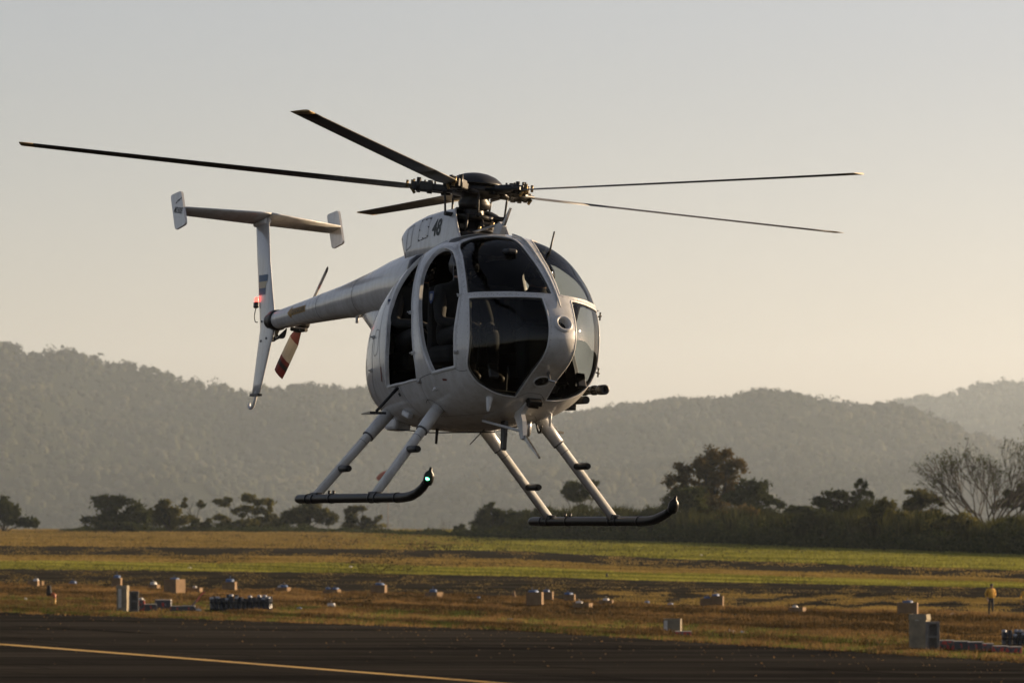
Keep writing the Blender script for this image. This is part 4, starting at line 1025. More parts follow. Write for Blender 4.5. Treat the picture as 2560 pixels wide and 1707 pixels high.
# tail rotor and gearbox on the left of the boom end
TRC = Vector((-4.45, .30, -.94))
gb = hp(MB().tube([(-4.42, 0, -.955), (-4.52, 0, -.955)], .075, 16).tube([(-4.45, 0, -.945), (-4.45, .22, -.94), (-4.45, .33, -.94)], [.055, .04, .03], 14).build('tail_gearbox', M['oily'], heli))
mb = MB()
for k in range(5): mb.tube(catmull([(-4.33 - .02 * k, .03 * (k % 2), -1.03), (-4.36 - .03 * k, .02, -1.10 - .012 * k), (-4.28 - .02 * k, .05, -1.115 + .008 * k), (-4.18, .03, -1.04)], 4, False), .008, 5)
mb.box((-4.02, .1, -1.05), (.16, .05, .04), None, .01); mb.tube([(-4.1, .05, -1.04), (-3.9, .12, -1.05)], .02, 8)
sub(mb.build('control_linkage', M['oily'], gb))
tro = empty('tail_rotor'); tro.parent = heli; hp(tro)
MB().tube([TRC + Vector((0, -.06, 0)), TRC + Vector((0, .06, 0))], [.055, .05], 14).build('hub', M['oily'], tro)
td = Vector((.69, 0, .66)).normalized(); tw = Vector((0, 1, 0)).cross(td)
for s in (1, -1):
    d = td * s; w = tw * s
    def tb(r0, r1, c0, c1, m, nm, par):
        mb = MB(); V = []
        for r, c in ((r0, c0), (r1, c1)):
            for u, y in ((-.5, 0), (-.2, .012), (.2, .012), (.5, 0), (.2, -.012), (-.2, -.012)):
                V.append(TRC + d * r + w * (u * c * .92) + Vector((0, y - u * c * .38, 0)))
        mb.add(V, [(i, (i + 1) % 6, 6 + (i + 1) % 6, 6 + i) for i in range(6)]); mb.f += [(0, 1, 2, 3, 4, 5)[::-1], (6, 7, 8, 9, 10, 11)]; mb.s += [False, False]
        return mb.build(nm, m, par)
    b0 = tb(.24, .49, .145, .15, M['white'], 'tail_rotor_blade', tro)
    tb(.05, .24, .055, .145, M['red'], 'blade_root', b0)
    tb(.49, .545, .15, .15, M['red'], 'blade_stripe', b0); tb(.545, .60, .15, .15, M['black'], 'blade_stripe', b0); tb(.60, .70, .15, .14, M['red'] if s < 0 else M['black'], 'blade_tip', b0)

# engine cowl behind and around the mast
CB, CT = -.58, -.148
ctop = lambda x: float(np.interp(x, [-1.06, -.991, -.851, -.584, -.267, -.05, .4], [-.300, -.258, -.218, -.174, -.152, -.148, -.148]))
chw = lambda x: float(np.interp(x, [-1.06, -.95, -.7, -.4, .3], [.225, .238, .245, .245, .245]))
def cowl_pt(x, t):
    n = 4.6; c, s = math.cos(t), math.sin(t)
    y = chw(x) * math.copysign(abs(c) ** (2 / n), c); z = CB + (ctop(x) - CB) * abs(s) ** (2 / n); return y, z
nt, nu = 81, 36; V, Fs = [], []
for j in range(nt):
    t = math.pi * j / (nt - 1); v = abs(math.sin(t)) ** (2 / 4.6); z = CB + (CT - CB) * v
    xf = float(np.interp(z, [-.58, -.433, -.351, -.241, -.195, -.168, -.155, -.149, -.148], [.37, .285, .22, .126, .06, .0, -.05, -.09, -.12]))
    xr = float(np.interp(CB + (-.30 - CB) * v, [-.58, -.5, -.40, -.36, -.30], [-.86, -.93, -1.02, -1.045, -1.05]))
    for i in range(nu):
        x = xf + (xr - xf) * i / (nu - 1); y, zz = cowl_pt(x, t); V.append((x, -y, zz))
for j in range(nt - 1):
    for i in range(nu - 1): Fs.append((j * nu + i, j * nu + i + 1, (j + 1) * nu + i + 1, (j + 1) * nu + i))
mb = MB(); mb.add(V, Fs, True); mb.f.append(tuple(j * nu + nu - 1 for j in range(nt))); mb.s.append(False)
cowl = hp(mb.build('engine_cowl', M['paint'], heli))
sm = cowl.modifiers.new('thick', 'SOLIDIFY'); sm.thickness = .012; sm.offset = -1
# rim of the inlet, dark duct inside
rim = [Vector(V[j * nu]) for j in range(nt)]
sub(MB().tube(rim, .010, 6, cap=False).build('inlet_lip', M['paint_trim'], cowl))
mb = MB(); mb.box((-.48, 0, -.42), (.70, .40, .30), None, .04); hp(mb.build('inlet_duct', M['black_matt'], heli))
hp(MB().box((.05, 0, -.41), (.50, .40, .06), None, .02).build('mast_base', M['black_matt'], heli))
def cowl_y(x, z):
    v = (z - CB) / (ctop(x) - CB); v = min(max(v, 0), .999); st = v ** 2.3; return chw(x) * (math.sqrt(max(0, 1 - st * st))) ** (2 / 4.6)
def cowl_decal(name, pts2, faces, m, off=.003, parent=cowl, side=-1):
    return sub(obj(name, mesh_np(name, [(x, side * (cowl_y(x, z) + off), z) for x, z in pts2], faces if side < 0 else [f[::-1] for f in faces], m), parent))
T_, F_ = text_np('48', .185, .155, .06, .028)
cowl_decal('number', [(-.225 + u, -.325 + v) for u, v in T_], F_, M['number'])
cowl_decal('number', [(-.225 - u, -.325 + v) for u, v in T_], F_, M['number'], side=1)
def outline(poly, wd):
    P = np.array(poly); n = len(P); V, Fs = [], []
    for i in range(n):
        a, b = P[i], P[(i + 1) % n]; d = (b - a) / np.linalg.norm(b - a); q = np.array([-d[1], d[0]]) * wd / 2
        k = 6
        for j in range(k): 
            p0 = a + (b - a) * j / k; p1 = a + (b - a) * (j + 1) / k; o = len(V); V += [tuple(p0 - q), tuple(p1 - q), tuple(p1 + q), tuple(p0 + q)]; Fs.append((o, o + 1, o + 2, o + 3))
    return V, Fs
for sd in (-1, 1):
    V_, F2 = outline([(-.60, -.235), (-.40, -.225), (-.40, -.40), (-.60, -.43)], .005); cowl_decal('access_panel', V_, F2, M['seam'], side=sd)
    V_, F2 = outline([(-.87, -.30), (-.76, -.27), (-.75, -.46), (-.85, -.50)], .006); cowl_decal('access_door', V_, F2, M['seam'], side=sd)
    for q in ((-.59, -.245), (-.50, -.24), (-.41, -.235), (-.41, -.31), (-.41, -.39), (-.50, -.405), (-.59, -.42), (-.59, -.33)):
        y = cowl_y(*q) + .003; sub(MB().lathe([(.007, 0), (.005, .004), (0, .005)], (q[0], sd * y, q[1]), (0, sd, 0), 8).build('fastener', M['seam'], cowl))
# rotor head
mast = hp(MB().lathe([(.14, -.44), (.13, -.36), (.10, -.33), (.085, -.10), (.085, .02)], (0, 0, 0), (0, 0, 1), 24).build('rotor_mast', M['oily'], heli))
mb = MB(); mb.lathe([(.0, -.16), (.105, -.16), (.135, -.145), (.145, -.10), (.12, -.07), (.13, -.045), (.20, -.035), (.235, -.015), (.235, .03), (.17, .05), (.0, .05)], (0, 0, 0), (0, 0, 1), 30)
hub = hp(mb.build('rotor_hub', M['oily'], heli))
dome = hp(MB().lathe([(.232, .052), (.246, .058), (.240, .070), (.215, .098), (.17, .130), (.11, .153), (.05, .164), (.0, .167)], (0, 0, 0), (0, 0, 1), 40).build('hub_dome', M['black'], heli))
sp_ = MB().lathe([(.0, -.262), (.15, -.262), (.185, -.25), (.185, -.215), (.12, -.205), (.0, -.2)], (0, 0, 0), (0, 0, 1), 28)
AZ0, CONE = 10.5263, .0291
for k in range(5):
    a = AZ0 + k * 2 * math.pi / 5 + .55; d = Vector((math.cos(a), math.sin(a), 0)); sp_.tube([d * .12 + Vector((0, 0, -.225)), d * .29 + Vector((0, 0, -.222))], [.024, .018], 8)
swash = hp(sp_.build('swashplate', M['oily'], heli))
mb = MB()
mb.box((.15, .05, -.33), (.10, .14, .12), None, .02); mb.tube([(.18, -.15, -.40), (.16, -.13, -.22)], .015, 6); mb.tube([(.12, .17, -.42), (.10, .16, -.24)], .015, 6); mb.tube([(.22, .02, -.40), (.17, .0, -.24)], .014, 6)
mb.tube([(.05, -.19, -.36), (.26, -.02, -.36), (.20, .18, -.35)], .018, 7); mb.box((-.02, .18, -.30), (.14, .06, .14), None, .015); mb.tube([(-.1, -.17, -.3), (.18, -.18, -.33)], .02, 8)
sub(mb.build('control_linkage', M['oily'], swash))
sub(MB().tube([(.20, .07, -.33), (.23, .09, -.27)], .016, 8).tube([(.23, -.05, -.36), (.24, -.04, -.32)], .014, 8).build('hydraulic_fitting', M['brass'], swash))

def blade_meshes():
    """blade along +x, leading edge towards +y"""
    ch = .171
    prof = [(.30, 0), (.27, .030), (.17, .056), (.0, .058), (-.30, .034), (-.70, .0), (-.30, -.018), (.0, -.034), (.17, -.036), (.27, -.022)]
    def sec(r, c, tw, drop=0.0):
        out = []
        for u, t in prof:
            y, z = u * c, t * c; out.append((r, y * math.cos(tw) - z * math.sin(tw), y * math.sin(tw) + z * math.cos(tw) + drop))
        return out
    def seg(rs, cs, name):
        S = [sec(r, c, math.radians(np.interp(r, [.5, 4.0], [11, 4])), .012 * (r / 4) ** 2) for r, c in zip(rs, cs)]
        n = len(prof); mb = MB(); V = [q for s in S for q in s]
        mb.add(V, [(i * n + k, i * n + (k + 1) % n, (i + 1) * n + (k + 1) % n, (i + 1) * n + k) for i in range(len(S) - 1) for k in range(n)], True)
        mb.f += [tuple(range(n)), tuple(range(len(V) - n, len(V)))[::-1]]; mb.s += [False, False]
        return mb
    inner = seg([.50, .56, .66, .85, 1.15], [.10, .13, .165, .171, .171], 'i'); outer = seg(list(np.linspace(1.15, 3.90, 12)), [.171] * 12, 'o'); tip = seg([3.90, 4.0, 4.025], [.171, .171, .16], 't')
    root = MB()
    root.box((.30, 0, 0), (.26, .085, .062), None, .012); root.box((.43, 0, .0), (.12, .12, .085), None, .012)
    for s in (-1, 1): root.box((.49, s * .040, 0), (.14, .022, .07), None, .006)
    root.tube([(.50, .045, -.05), (.50, .045, .072)], .020, 10); root.tube([(.50, -.045, -.05), (.50, -.045, .066)], .018, 10); root.tube([(.40, 0, -.055), (.40, 0, .06)], .024, 10)
    for x in (.36, .45, .545): root.tube([(x, -.025, .03), (x, -.025, .062)], .010, 6)
    root.tube([(.22, -.06, -.03), (.30, -.085, -.035)], .018, 8)
    damp = MB().tube([(.20, -.105, .0), (.30, -.105, .0), (.31, -.105, 0), (.47, -.095, 0), (.48, -.095, 0), (.56, -.085, .0)], [.018, .018, .036, .036, .016, .014], 14)
    horn = MB().tube([(.27, .02, -.02), (.26, .13, -.045)], [.025, .016], 8)
    fit = MB().tube([(.555, .0, -.035), (.555, .0, .05)], .016, 8).tube([(.60, .03, -.02), (.60, .03, .04)], .012, 8).tube([(.53, -.05, -.06), (.56, -.05, -.02)], .014, 8)
    return inner, outer, tip, root, damp, horn, fit
bi, bo, bt, br, bd, bh, bf_ = blade_meshes()
meshes = [bi.mesh('blade_inner', M['blade_in']), bo.mesh('rotor_blade', M['blade']), bt.mesh('blade_tip', M['blade_tip']), br.mesh('blade_grip', M['oily']), bd.mesh('damper', M['black']), bh.mesh('pitch_horn', M['oily']), bf_.mesh('root_fitting', M['brass'])]
for k in range(5):
    a = AZ0 + k * 2 * math.pi / 5
    b = obj('rotor_blade', meshes[1], heli); b.rotation_euler = Euler((0, -CONE, a)); b.location = (0, 0, UP)
    for nm, me in zip(('inner_section', 'tip', 'grip', 'damper', 'pitch_horn', 'root_fitting'), [meshes[0], meshes[2], meshes[3], meshes[4], meshes[5], meshes[6]]): obj(nm, me, b)
    d = Vector((math.cos(a), math.sin(a), 0)); w = Vector((-math.sin(a), math.cos(a), 0))
    hp(MB().tube([d * .26 + w * .13 + Vector((0, 0, -.045)), d * .255 + w * .128 + Vector((0, 0, -.075)), d * .245 + w * .13 + Vector((0, 0, -.19)), d * .24 + w * .13 + Vector((0, 0, -.222))], [.007, .010, .010, .007], 8).build('pitch_link', M['oily'], heli))

# landing gear
TR, SKZ = 1.136, -2.79
for s in (-1, 1):
    pts = [(-.74, s * TR, SKZ), (-.70, s * TR, SKZ), (.2, s * TR, SKZ), (1.0, s * TR, SKZ), (1.55, s * TR, SKZ), (1.70, s * TR, SKZ + .012), (1.83, s * TR, SKZ + .042), (1.93, s * TR, SKZ + (.085 if s < 0 else .068)), (2.01, s * TR, SKZ + (.138 if s < 0 else .105))]
    sk = hp(MB().tube(pts, [.034, .040, .040, .040, .040, .040, .038, .036, .034], 16).build('skid', M['rubber'], heli))
    for x in (-.50, -.36, .02, .88, 1.0, 1.42): sub(MB().tube([(x - .012, s * TR, SKZ), (x + .012, s * TR, SKZ)], .0455, 16).build('clamp', M['black'], sk))
    for x in (-.05, .05): sub(MB().tube([(x, s * TR, SKZ + .03), (x, s * TR, SKZ + .07)], [.010, .014], 8).build('stud', M['black'], sk))
    tipq = Vector((2.022, s * TR, SKZ + (.150 if s < 0 else .115))); sub(MB().lathe([(.0, -.05), (.036, -.045), (.044, -.015), (.044, .03), (.035, .055), (.014, .075), (.012, .10), (.0, .105)], tipq, (.35, 0, 1), 18).build('skid_tip', M['rubber'], sk))
    if s < 0:
        lp = tipq + Vector((.030, -.020, .004)); sub(MB().lathe([(.019, 0), (.016, .008), (.0, .013)], lp, (.85, -.5, .05), 14).build('position_lamp', M['greenlamp'], sk))
        gl = bpy.data.lights.new('green_lamp', 'POINT'); gl.energy = .06; gl.color = (.1, 1, .45); gl.shadow_soft_size = .03
        go = bpy.data.objects.new('green_lamp', gl); link(go, sk); go.location = lp + Vector((.08, -.05, .01))
    for nm, top, bot in (('rear', Vector((-.50, s * .44, -1.97)), Vector((-.36, s * (TR - .01), SKZ + .03))), ('front', Vector((.64, s * .46, -1.93)), Vector((.92, s * (TR - .01), SKZ + .03)))):
        f = lambda t: top.lerp(bot, t)
        st = hp(MB().tube([f(-.06), f(.28), f(.285), f(1.0)], [.061, .053, .042, .039], 16).build('strut', M['paint'], heli))
        sub(MB().tube([f(.28), f(.292)], .0545, 16).build('strut_collar', M['seam'], st))
        sub(MB().tube([f(.36), f(.364)], .0428, 16).build('strut_band', M['seam'], st)); 
        sub(MB().box(bot + Vector((0, 0, .0)), (.17, .07, .05), None, .015).build('strut_shoe', M['black'], st))
        t = .68 if nm == 'rear' else .50
        c = f(t) + Vector((.02, 0, 0)); sub(MB().tube([c + Vector((-.03, 0, 0)), c + Vector((-.02, 0, 0)), c + Vector((.20, s * .01, 0)), c + Vector((.225, s * .01, 0))], [.02, .031, .031, .022], 14).build('step_peg', M['rubber'], st))
# fuselage step on each side
for s in (-1, 1):
    st = hp(MB().tube([(.12, s * .63, -1.77), (.20, s * .86, -2.01)], [.020, .016], 10, flat=.7).box((.12, s * .63, -1.775), (.08, .06, .05), None, .01).build('boarding_step', M['rubber'], heli))
    mb = MB(); mb.add([(.27, s * .80, -2.015), (.22, s * .93, -2.02), (-.13, s * .86, -2.025), (.27, s * .80, -2.035), (.22, s * .93, -2.04), (-.13, s * .86, -2.035)], [(0, 1, 2), (5, 4, 3), (0, 3, 4, 1), (1, 4, 5, 2), (2, 5, 3, 0)])
    sub(mb.build('tread', M['rubber'], st))
# wire cutters
def wedge(name, poly, t):
    o = hp(MB().prism(poly, -t, t).build(name, M['paint_trim'], heli)); return o
uc = wedge('wire_cutter', [(.47, -.42), (.62, -.42), (.66, -.345), (.60, -.30), (.50, -.335)], .022)
sub(MB().prism([(.60, -.34), (.665, -.335), (.765, -.19), (.755, -.188)], -.010, .010).build('cutter_blade', M['steel'], uc))
sub(MB().tube([(.56, 0, -.315), (.10, -.19, -.43)], .011, 8).tube([(.52, 0, -.40), (.22, -.12, -.425)], .010, 8).tube([(.56, 0, -.315), (.10, .19, -.43)], .011, 8).build('brace', M['steel'], uc))
lc = wedge('wire_cutter', [(1.40, -1.84), (1.22, -1.93), (1.20, -2.00), (1.27, -2.07), (1.36, -2.20), (1.41, -2.19), (1.37, -2.04), (1.33, -1.98), (1.43, -1.88)], .020)
sub(MB().prism([(1.35, -2.17), (1.42, -2.16), (1.72, -2.35), (1.71, -2.36)], -.010, .010).build('cutter_blade', M['steel'], lc))
sub(MB().tube([(1.36, .0, -2.13), (.92, -.18, -2.045)], .012, 8).build('brace', M['paint_trim'], lc))
bxp = hp(MB().box((1.47, .03, -1.875), (.09, .13, .05), Euler((0, .45, 0)).to_matrix(), .01).box((1.45, .03, -1.90), (.06, .10, .05), Euler((0, .45, 0)).to_matrix(), .01).build('nose_camera_box', M['oily'], heli))
# antennas, drain mast, belly light, wires
hp(MB().prism([(.93, -2.03), (1.01, -2.03), (1.02, -2.27), (1.0, -2.285), (.965, -2.28)], -.016, .016).build('blade_antenna', M['black'], heli))
hp(MB().tube([(-.15, -.12, -2.08), (-.15, -.12, -2.22)], [.015, .012], 8).build('mast_antenna', M['black'], heli))
hp(MB().tube([(-.62, -.30, -2.10), (-.1, -.2, -2.13), (.75, .02, -2.12)], .006, 6).tube([(.48, .05, -2.08), (.30, .0, -2.22)], .005, 6).build('wire_antenna', M['black'], heli))
hp(MB().tube([(1.10, .16, -2.02), (1.10, .16, -2.06), (1.10, .16, -2.13), (1.10, .16, -2.15)], [.034, .036, .032, .02], 14).build('belly_beacon', M['steel'], heli))
hp(MB().box((-.72, -.25, -2.055), (.26, .16, .10), None, .03).build('belly_fairing', M['paint_trim'], heli))
hp(MB().tube(catmull([(.98, .30, -2.03), (1.0, .31, -2.09), (1.04, .31, -2.10), (1.06, .31, -2.04)], 4, False), .010, 6).build('tow_ring', M['black'], heli))
p, n = on_body(-9, 33); hp(MB().tube([p - n * .01, p + n * .03, p + Vector((.02, .03, .19))], [.016, .009, .007], 8).build('whip_antenna', M['black'], heli))
for ae in ((-33, 8), (-33.5, -14)):
    p, n = on_body(*ae); hp(MB().tube([p, p + n * .05], .007, 6).tube([p + n * .035 + Vector((0, 0, -.035)), p + n * .035 + Vector((0, 0, .035))], .008, 6).build('door_pin', M['oily'], heli))

# multi-barrel gun on the left side
gun = empty('side_gun'); gun.parent = heli; hp(gun); GO = Vector((0, .90, -1.675))
mb = MB()
for k in range(6):
    a = k * math.pi / 3; q = GO + Vector((0, math.cos(a) * .026, math.sin(a) * .026)); mb.tube([q + Vector((.25, 0, 0)), q + Vector((1.02, 0, 0))], .010, 8)
mb.tube([GO + Vector((.2, 0, 0)), GO + Vector((1.0, 0, 0))], .012, 8); mb.build('barrel_cluster', M['black'], gun)
for x in (.60, .80, .93): MB().tube([GO + Vector((x, 0, 0)), GO + Vector((x + .045, 0, 0))], .043, 18).build('barrel_clamp', M['rubber'], gun)
MB().lathe([(.044, 0), (.044, .06), (.03, .065), (.012, .02)], GO + Vector((.97, 0, 0)), (1, 0, 0), 18).build('muzzle', M['black'], gun)
MB().tube([GO + Vector((-.25, 0, 0)), GO + Vector((.28, 0, 0))], [.075, .06], 16).box(GO + Vector((-.05, -.02, -.09)), (.26, .12, .10), None, .02).build('receiver', M['black'], gun)
MB().tube([GO + Vector((.30, -.03, -.085)), GO + Vector((.74, -.03, -.085))], .035, 12).box(GO + Vector((.45, -.05, -.14)), (.16, .07, .06), None, .01).build('feed_motor', M['rubber'], gun)
MB().tube([(.05, .60, -1.72), (.05, .90, -1.72)], .03, 10).tube([(.30, .60, -1.74), (.30, .90, -1.72)], .025, 10).build('mount', M['oily'], gun)

# cabin: floor, seats, bulkhead, instrument panel
cab = empty('cabin'); cab.parent = heli; hp(cab)
fl = MB(); fl.box((.30, 0, -1.79), (1.30, 1.0, .04), None, .01); fl.build('floor', M['lining'], cab)
MB().box((.30, 0, -1.30), (.05, .62, .95), None, .02).build('bulkhead', M['lining'], cab)
MB().box((-.52, 0, -1.34), (.05, .86, .74), None, .02).build('rear_wall', M['lining'], cab)
MB().box((.42, 0, -.52), (.74, .58, .05), None, .02).build('roof_lining', M['lining'], cab)
for y in (-.32, .32):
    st = MB(); st.box((.66, y, -1.50), (.46, .44, .16), None, .05); st.build('seat', M['seatcloth'], cab)
    b_ = MB(); b_.box((.42, y, -1.20), (.12, .44, .62), Euler((0, -.14, 0)).to_matrix(), .05); b_.build('seat_back', M['seatcloth'], cab)
MB().box((-.38, 0, -1.52), (.40, .96, .16), None, .05).build('rear_bench', M['seatcloth'], cab)
ip = MB(); ip.box((1.45, 0, -1.50), (.22, .24, .52), Euler((0, -.18, 0)).to_matrix(), .03); ip.build('console', M['black_matt'], cab)
ip = MB(); ip.box((1.46, .05, -1.13), (.16, .46, .24), Euler((0, -.25, 0)).to_matrix(), .04); ip.box((1.50, .05, -1.005), (.24, .52, .03), None, .012); pn_ = ip.build('instrument_panel', M['black_matt'], cab)
for i in range(3):
    for j in range(2): MB().lathe([(.036, 0), (.034, .012), (.0, .012)], (1.365, -.10 + i * .14, -1.09 - j * .09), (-1, 0, .25), 14).build('gauge', M['black'], pn_)
for y in (-.32, .32):
    MB().tube(catmull([(.98, y, -1.74), (1.05, y, -1.5), (.98, y, -1.30), (1.0, y, -1.22)], 4, False), .016, 8).build('cyclic_stick', M['black'], cab)
    for q in (-.09, .09): MB().box((1.55, y + q, -1.66), (.04, .08, .13), Euler((0, -.5, 0)).to_matrix(), .008).build('pedal', M['black'], cab)
MB().box((1.28, -.22, -.62), (.13, .10, .05), None, .02).build('overhead_unit', M['black'], cab)
# ------------------------------------------------------------------ people
M['uniform'] = mat('dark_uniform', (.011, .0115, .011), .9, var=.4, scale=14, bump=.2)
M['helmet'] = mat('dark_helmet', (.03, .03, .032), .35, var=.2)
M['skin'] = mat('skin', (.26, .15, .10), .6, var=.15)
M['glove'] = mat('glove', (.05, .045, .04), .8, var=.2)
M['boot'] = mat('boot_leather', (.05, .035, .022), .6, var=.3)
M['yellow_shirt'] = mat('yellow_shirt', (.62, .34, .03), .85, col2=(.46, .24, .02), scale=6, bump=.3)
M['dark_trousers'] = mat('dark_trousers', (.020, .022, .024), .9, var=.3)
M['hair'] = mat('black_hair', (.012, .010, .009), .7)
M['visor'] = mat('dark_visor', (.01, .01, .012), .08)

def figure(name, label, J, bones, mats, classify, matrix, rootj='pelvis', cat='person'):
    """one continuous body grown round a skeleton; J: joint -> ((x,y,z), rx, ry)"""
    keys = list(J); ix = {k: i for i, k in enumerate(keys)}
    me = bpy.data.meshes.new(name); me.from_pydata([J[k][0] for k in keys], [(ix[a], ix[b]) for a, b in bones], []); me.update()
    o = bpy.data.objects.new(name, me); COL.objects.link(o)
    sk = o.modifiers.new('skin', 'SKIN'); sk.use_smooth_shade = True
    if not me.skin_vertices: raise RuntimeError('no skin layer')
    for k in keys:
        v = me.skin_vertices[0].data[ix[k]]; v.radius = (J[k][1], J[k][2]); v.use_root = (k == rootj)
    ss = o.modifiers.new('sub', 'SUBSURF'); ss.levels = 2; ss.render_levels = 2
    bpy.context.view_layer.update()
    m2 = bpy.data.meshes.new_from_object(o.evaluated_get(bpy.context.evaluated_depsgraph_get()))
    bpy.data.objects.remove(o); bpy.data.meshes.remove(me)
    m2.name = name; m2.materials.clear()
    for a in mats: m2.materials.append(a)
    for p in m2.polygons: p.material_index = classify(p.center); p.use_smooth = True
    r = obj(name, m2); r.matrix_world = matrix
    return tag(r, label, cat)

def hand(J, B, side, wrist, d, up, s=1.0):
    """five short fingers rooted in the palm"""
    d = Vector(d).normalized(); up = Vector(up).normalized(); lat = d.cross(up) * side; w = Vector(wrist)
    pk = 'palm%d' % side; J[pk] = (tuple(w + d * .045 * s), .030 * s, .018 * s); B.append(('hand%d' % side, pk))
    for i, (o, L) in enumerate(((-.028, .060), (-.009, .075), (.010, .070), (.028, .052))):
        a = w + d * .085 * s + lat * o * s; k0, k1, k2 = ['f%d%d_%d' % (side, i, j) for j in range(3)]
        J[k0] = (tuple(a), .0088 * s, .0088 * s); J[k1] = (tuple(a + d * L * .5 * s - up * .018 * s), .0082 * s, .0082 * s); J[k2] = (tuple(a + d * L * .6 * s - up * .055 * s), .0075 * s, .0075 * s)
        B += [(pk, k0), (k0, k1), (k1, k2)]
    a = w + d * .04 * s + lat * -.035 * s; k0, k1 = 't%d_0' % side, 't%d_1' % side
    J[k0] = (tuple(a), .011 * s, .011 * s); J[k1] = (tuple(a + (d * .6 - lat * .5 - up * .5) * .05 * s), .009 * s, .009 * s); B += [(pk, k0), (k0, k1)]

def seated(name, label, seat, lean, hands, feet, head_turn=0.0, mats=None):
    """seated crew member in helicopter coordinates, facing +x"""
    sx, sy, sz = seat; S = lambda x, y, z: (sx + x, sy + y, sz + z)
    J = {'pelvis': (S(0, 0, .10), .165, .13), 'belly': (S(-.01 + lean * .1, 0, .24), .15, .12), 'chest': (S(lean * .3 - .01, 0, .42), .185, .125), 'neck': (S(lean * .5, 0, .585), .065, .06), 'skull': (S(lean * .55 + .025, 0, .70), .098, .102), 'crown': (S(lean * .55 + .015, 0, .775), .085, .09)}
    B = [('pelvis', 'belly'), ('belly', 'chest'), ('chest', 'neck'), ('neck', 'skull'), ('skull', 'crown')]
    for s in (-1, 1):
        J['sh%d' % s] = (S(lean * .34, s * .19, .49), .075, .075); hx = Vector(hands[s]); sh = Vector(J['sh%d' % s][0]); el = (sh + hx) / 2 + Vector((-.06, s * .09, -.13))
        J['el%d' % s] = (tuple(el), .052, .05); J['hand%d' % s] = (tuple(hx), .033, .030); B += [('chest', 'sh%d' % s), ('sh%d' % s, 'el%d' % s), ('el%d' % s, 'hand%d' % s)]
        hand(J, B, s, hx, (hx - el).normalized(), (0, 0, 1))
        ft = Vector(feet[s]); kn = Vector(S(.47, s * .13, .16)); 
        if ft.z < sz - .1: kn.y = sy + s * .13
        J['hip%d' % s] = (S(.03, s * .10, .09), .10, .095); J['kn%d' % s] = (tuple(kn), .066, .064); J['an%d' % s] = (tuple(ft), .046, .044); J['toe%d' % s] = (tuple(ft + Vector((.16, s * .015, -.045))), .042, .034)
        B += [('pelvis', 'hip%d' % s), ('hip%d' % s, 'kn%d' % s), ('kn%d' % s, 'an%d' % s), ('an%d' % s, 'toe%d' % s)]
    hd = Vector(J['skull'][0]); Hn = {s: Vector(hands[s]) for s in (-1, 1)}; Fo = {s: Vector(feet[s]) for s in (-1, 1)}
    def cl(c):
        if (c - hd).length < .17 and c.z > hd.z - .09: return 1
        if min((c - Hn[s]).length for s in Hn) < .14 and c.x > Hn[1].x - .05: return 2
        if min((c - Fo[s]).length for s in Fo) < .20 and c.z < Fo[1].z + .07: return 3
        return 0
    o = figure(name, label, J, B, [M['uniform'], M['skin'], M['glove'], M['boot']], cl, HM @ Matrix.Translation((0, 0, UP)))
    hm = MB(); q = hd + Vector((-.012, 0, .035))
    V, Fs = ICO_V * [.142, .132, .135] + np.array(q), ICO_F
    hm.add([tuple(p) for p in V], [tuple(f) for f in Fs], True); he = hm.build('helmet', M['helmet'], o)
    # face opening: visor and chin below it
    vz = MB(); V = []
    for j in range(5):
        for i in range(11):
            a = (-70 + 14 * i); e = -20 + 11 * j; d_ = Vector((math.cos(math.radians(a)) * math.cos(math.radians(e)), math.sin(math.radians(a)) * math.cos(math.radians(e)), math.sin(math.radians(e)))); V.append(q + Vector((d_.x * .148, d_.y * .138, d_.z * .14)) + Vector((.004, 0, -.01)))
    vz.add(V, [(j * 11 + i, j * 11 + i + 1, j * 11 + 12 + i, j * 11 + 11 + i) for j in range(4) for i in range(10)], True); vz.build('visor', M['visor'], o)
    nm = MB(); nm.tube([hd + Vector((.10, 0, -.035)), hd + Vector((.135, 0, -.06))], [.02, .012], 8); nm.tube([hd + Vector((.05, .10, -.05)), hd + Vector((.13, .03, -.085))], .006, 6); nm.build('microphone', M['black'], o)
    return o
HH = lambda x, y, z: (x, y, z)
pr = seated('person', 'crew member in dark uniform with a shoulder crest in the front doorway', (.62, -.36, -1.45), .06, {-1: (.98, -.42, -1.24), 1: (1.0, -.22, -1.24)}, {-1: (1.10, -.40, -1.66), 1: (1.10, -.20, -1.66)})
pl = seated('person', 'pilot in dark uniform in the seat on the far side of the cockpit', (.62, .36, -1.45), .06, {-1: (.99, .30, -1.22), 1: (1.18, .50, -1.00)}, {-1: (1.12, .20, -1.66), 1: (1.12, .40, -1.66)})
rr = seated('person', 'crew member in dark uniform with a flag patch in the rear doorway', (-.20, -.40, -1.45), .12, {-1: (.18, -.52, -1.22), 1: (.22, -.30, -1.22)}, {-1: (.32, -.50, -1.70), 1: (.34, -.28, -1.70)})
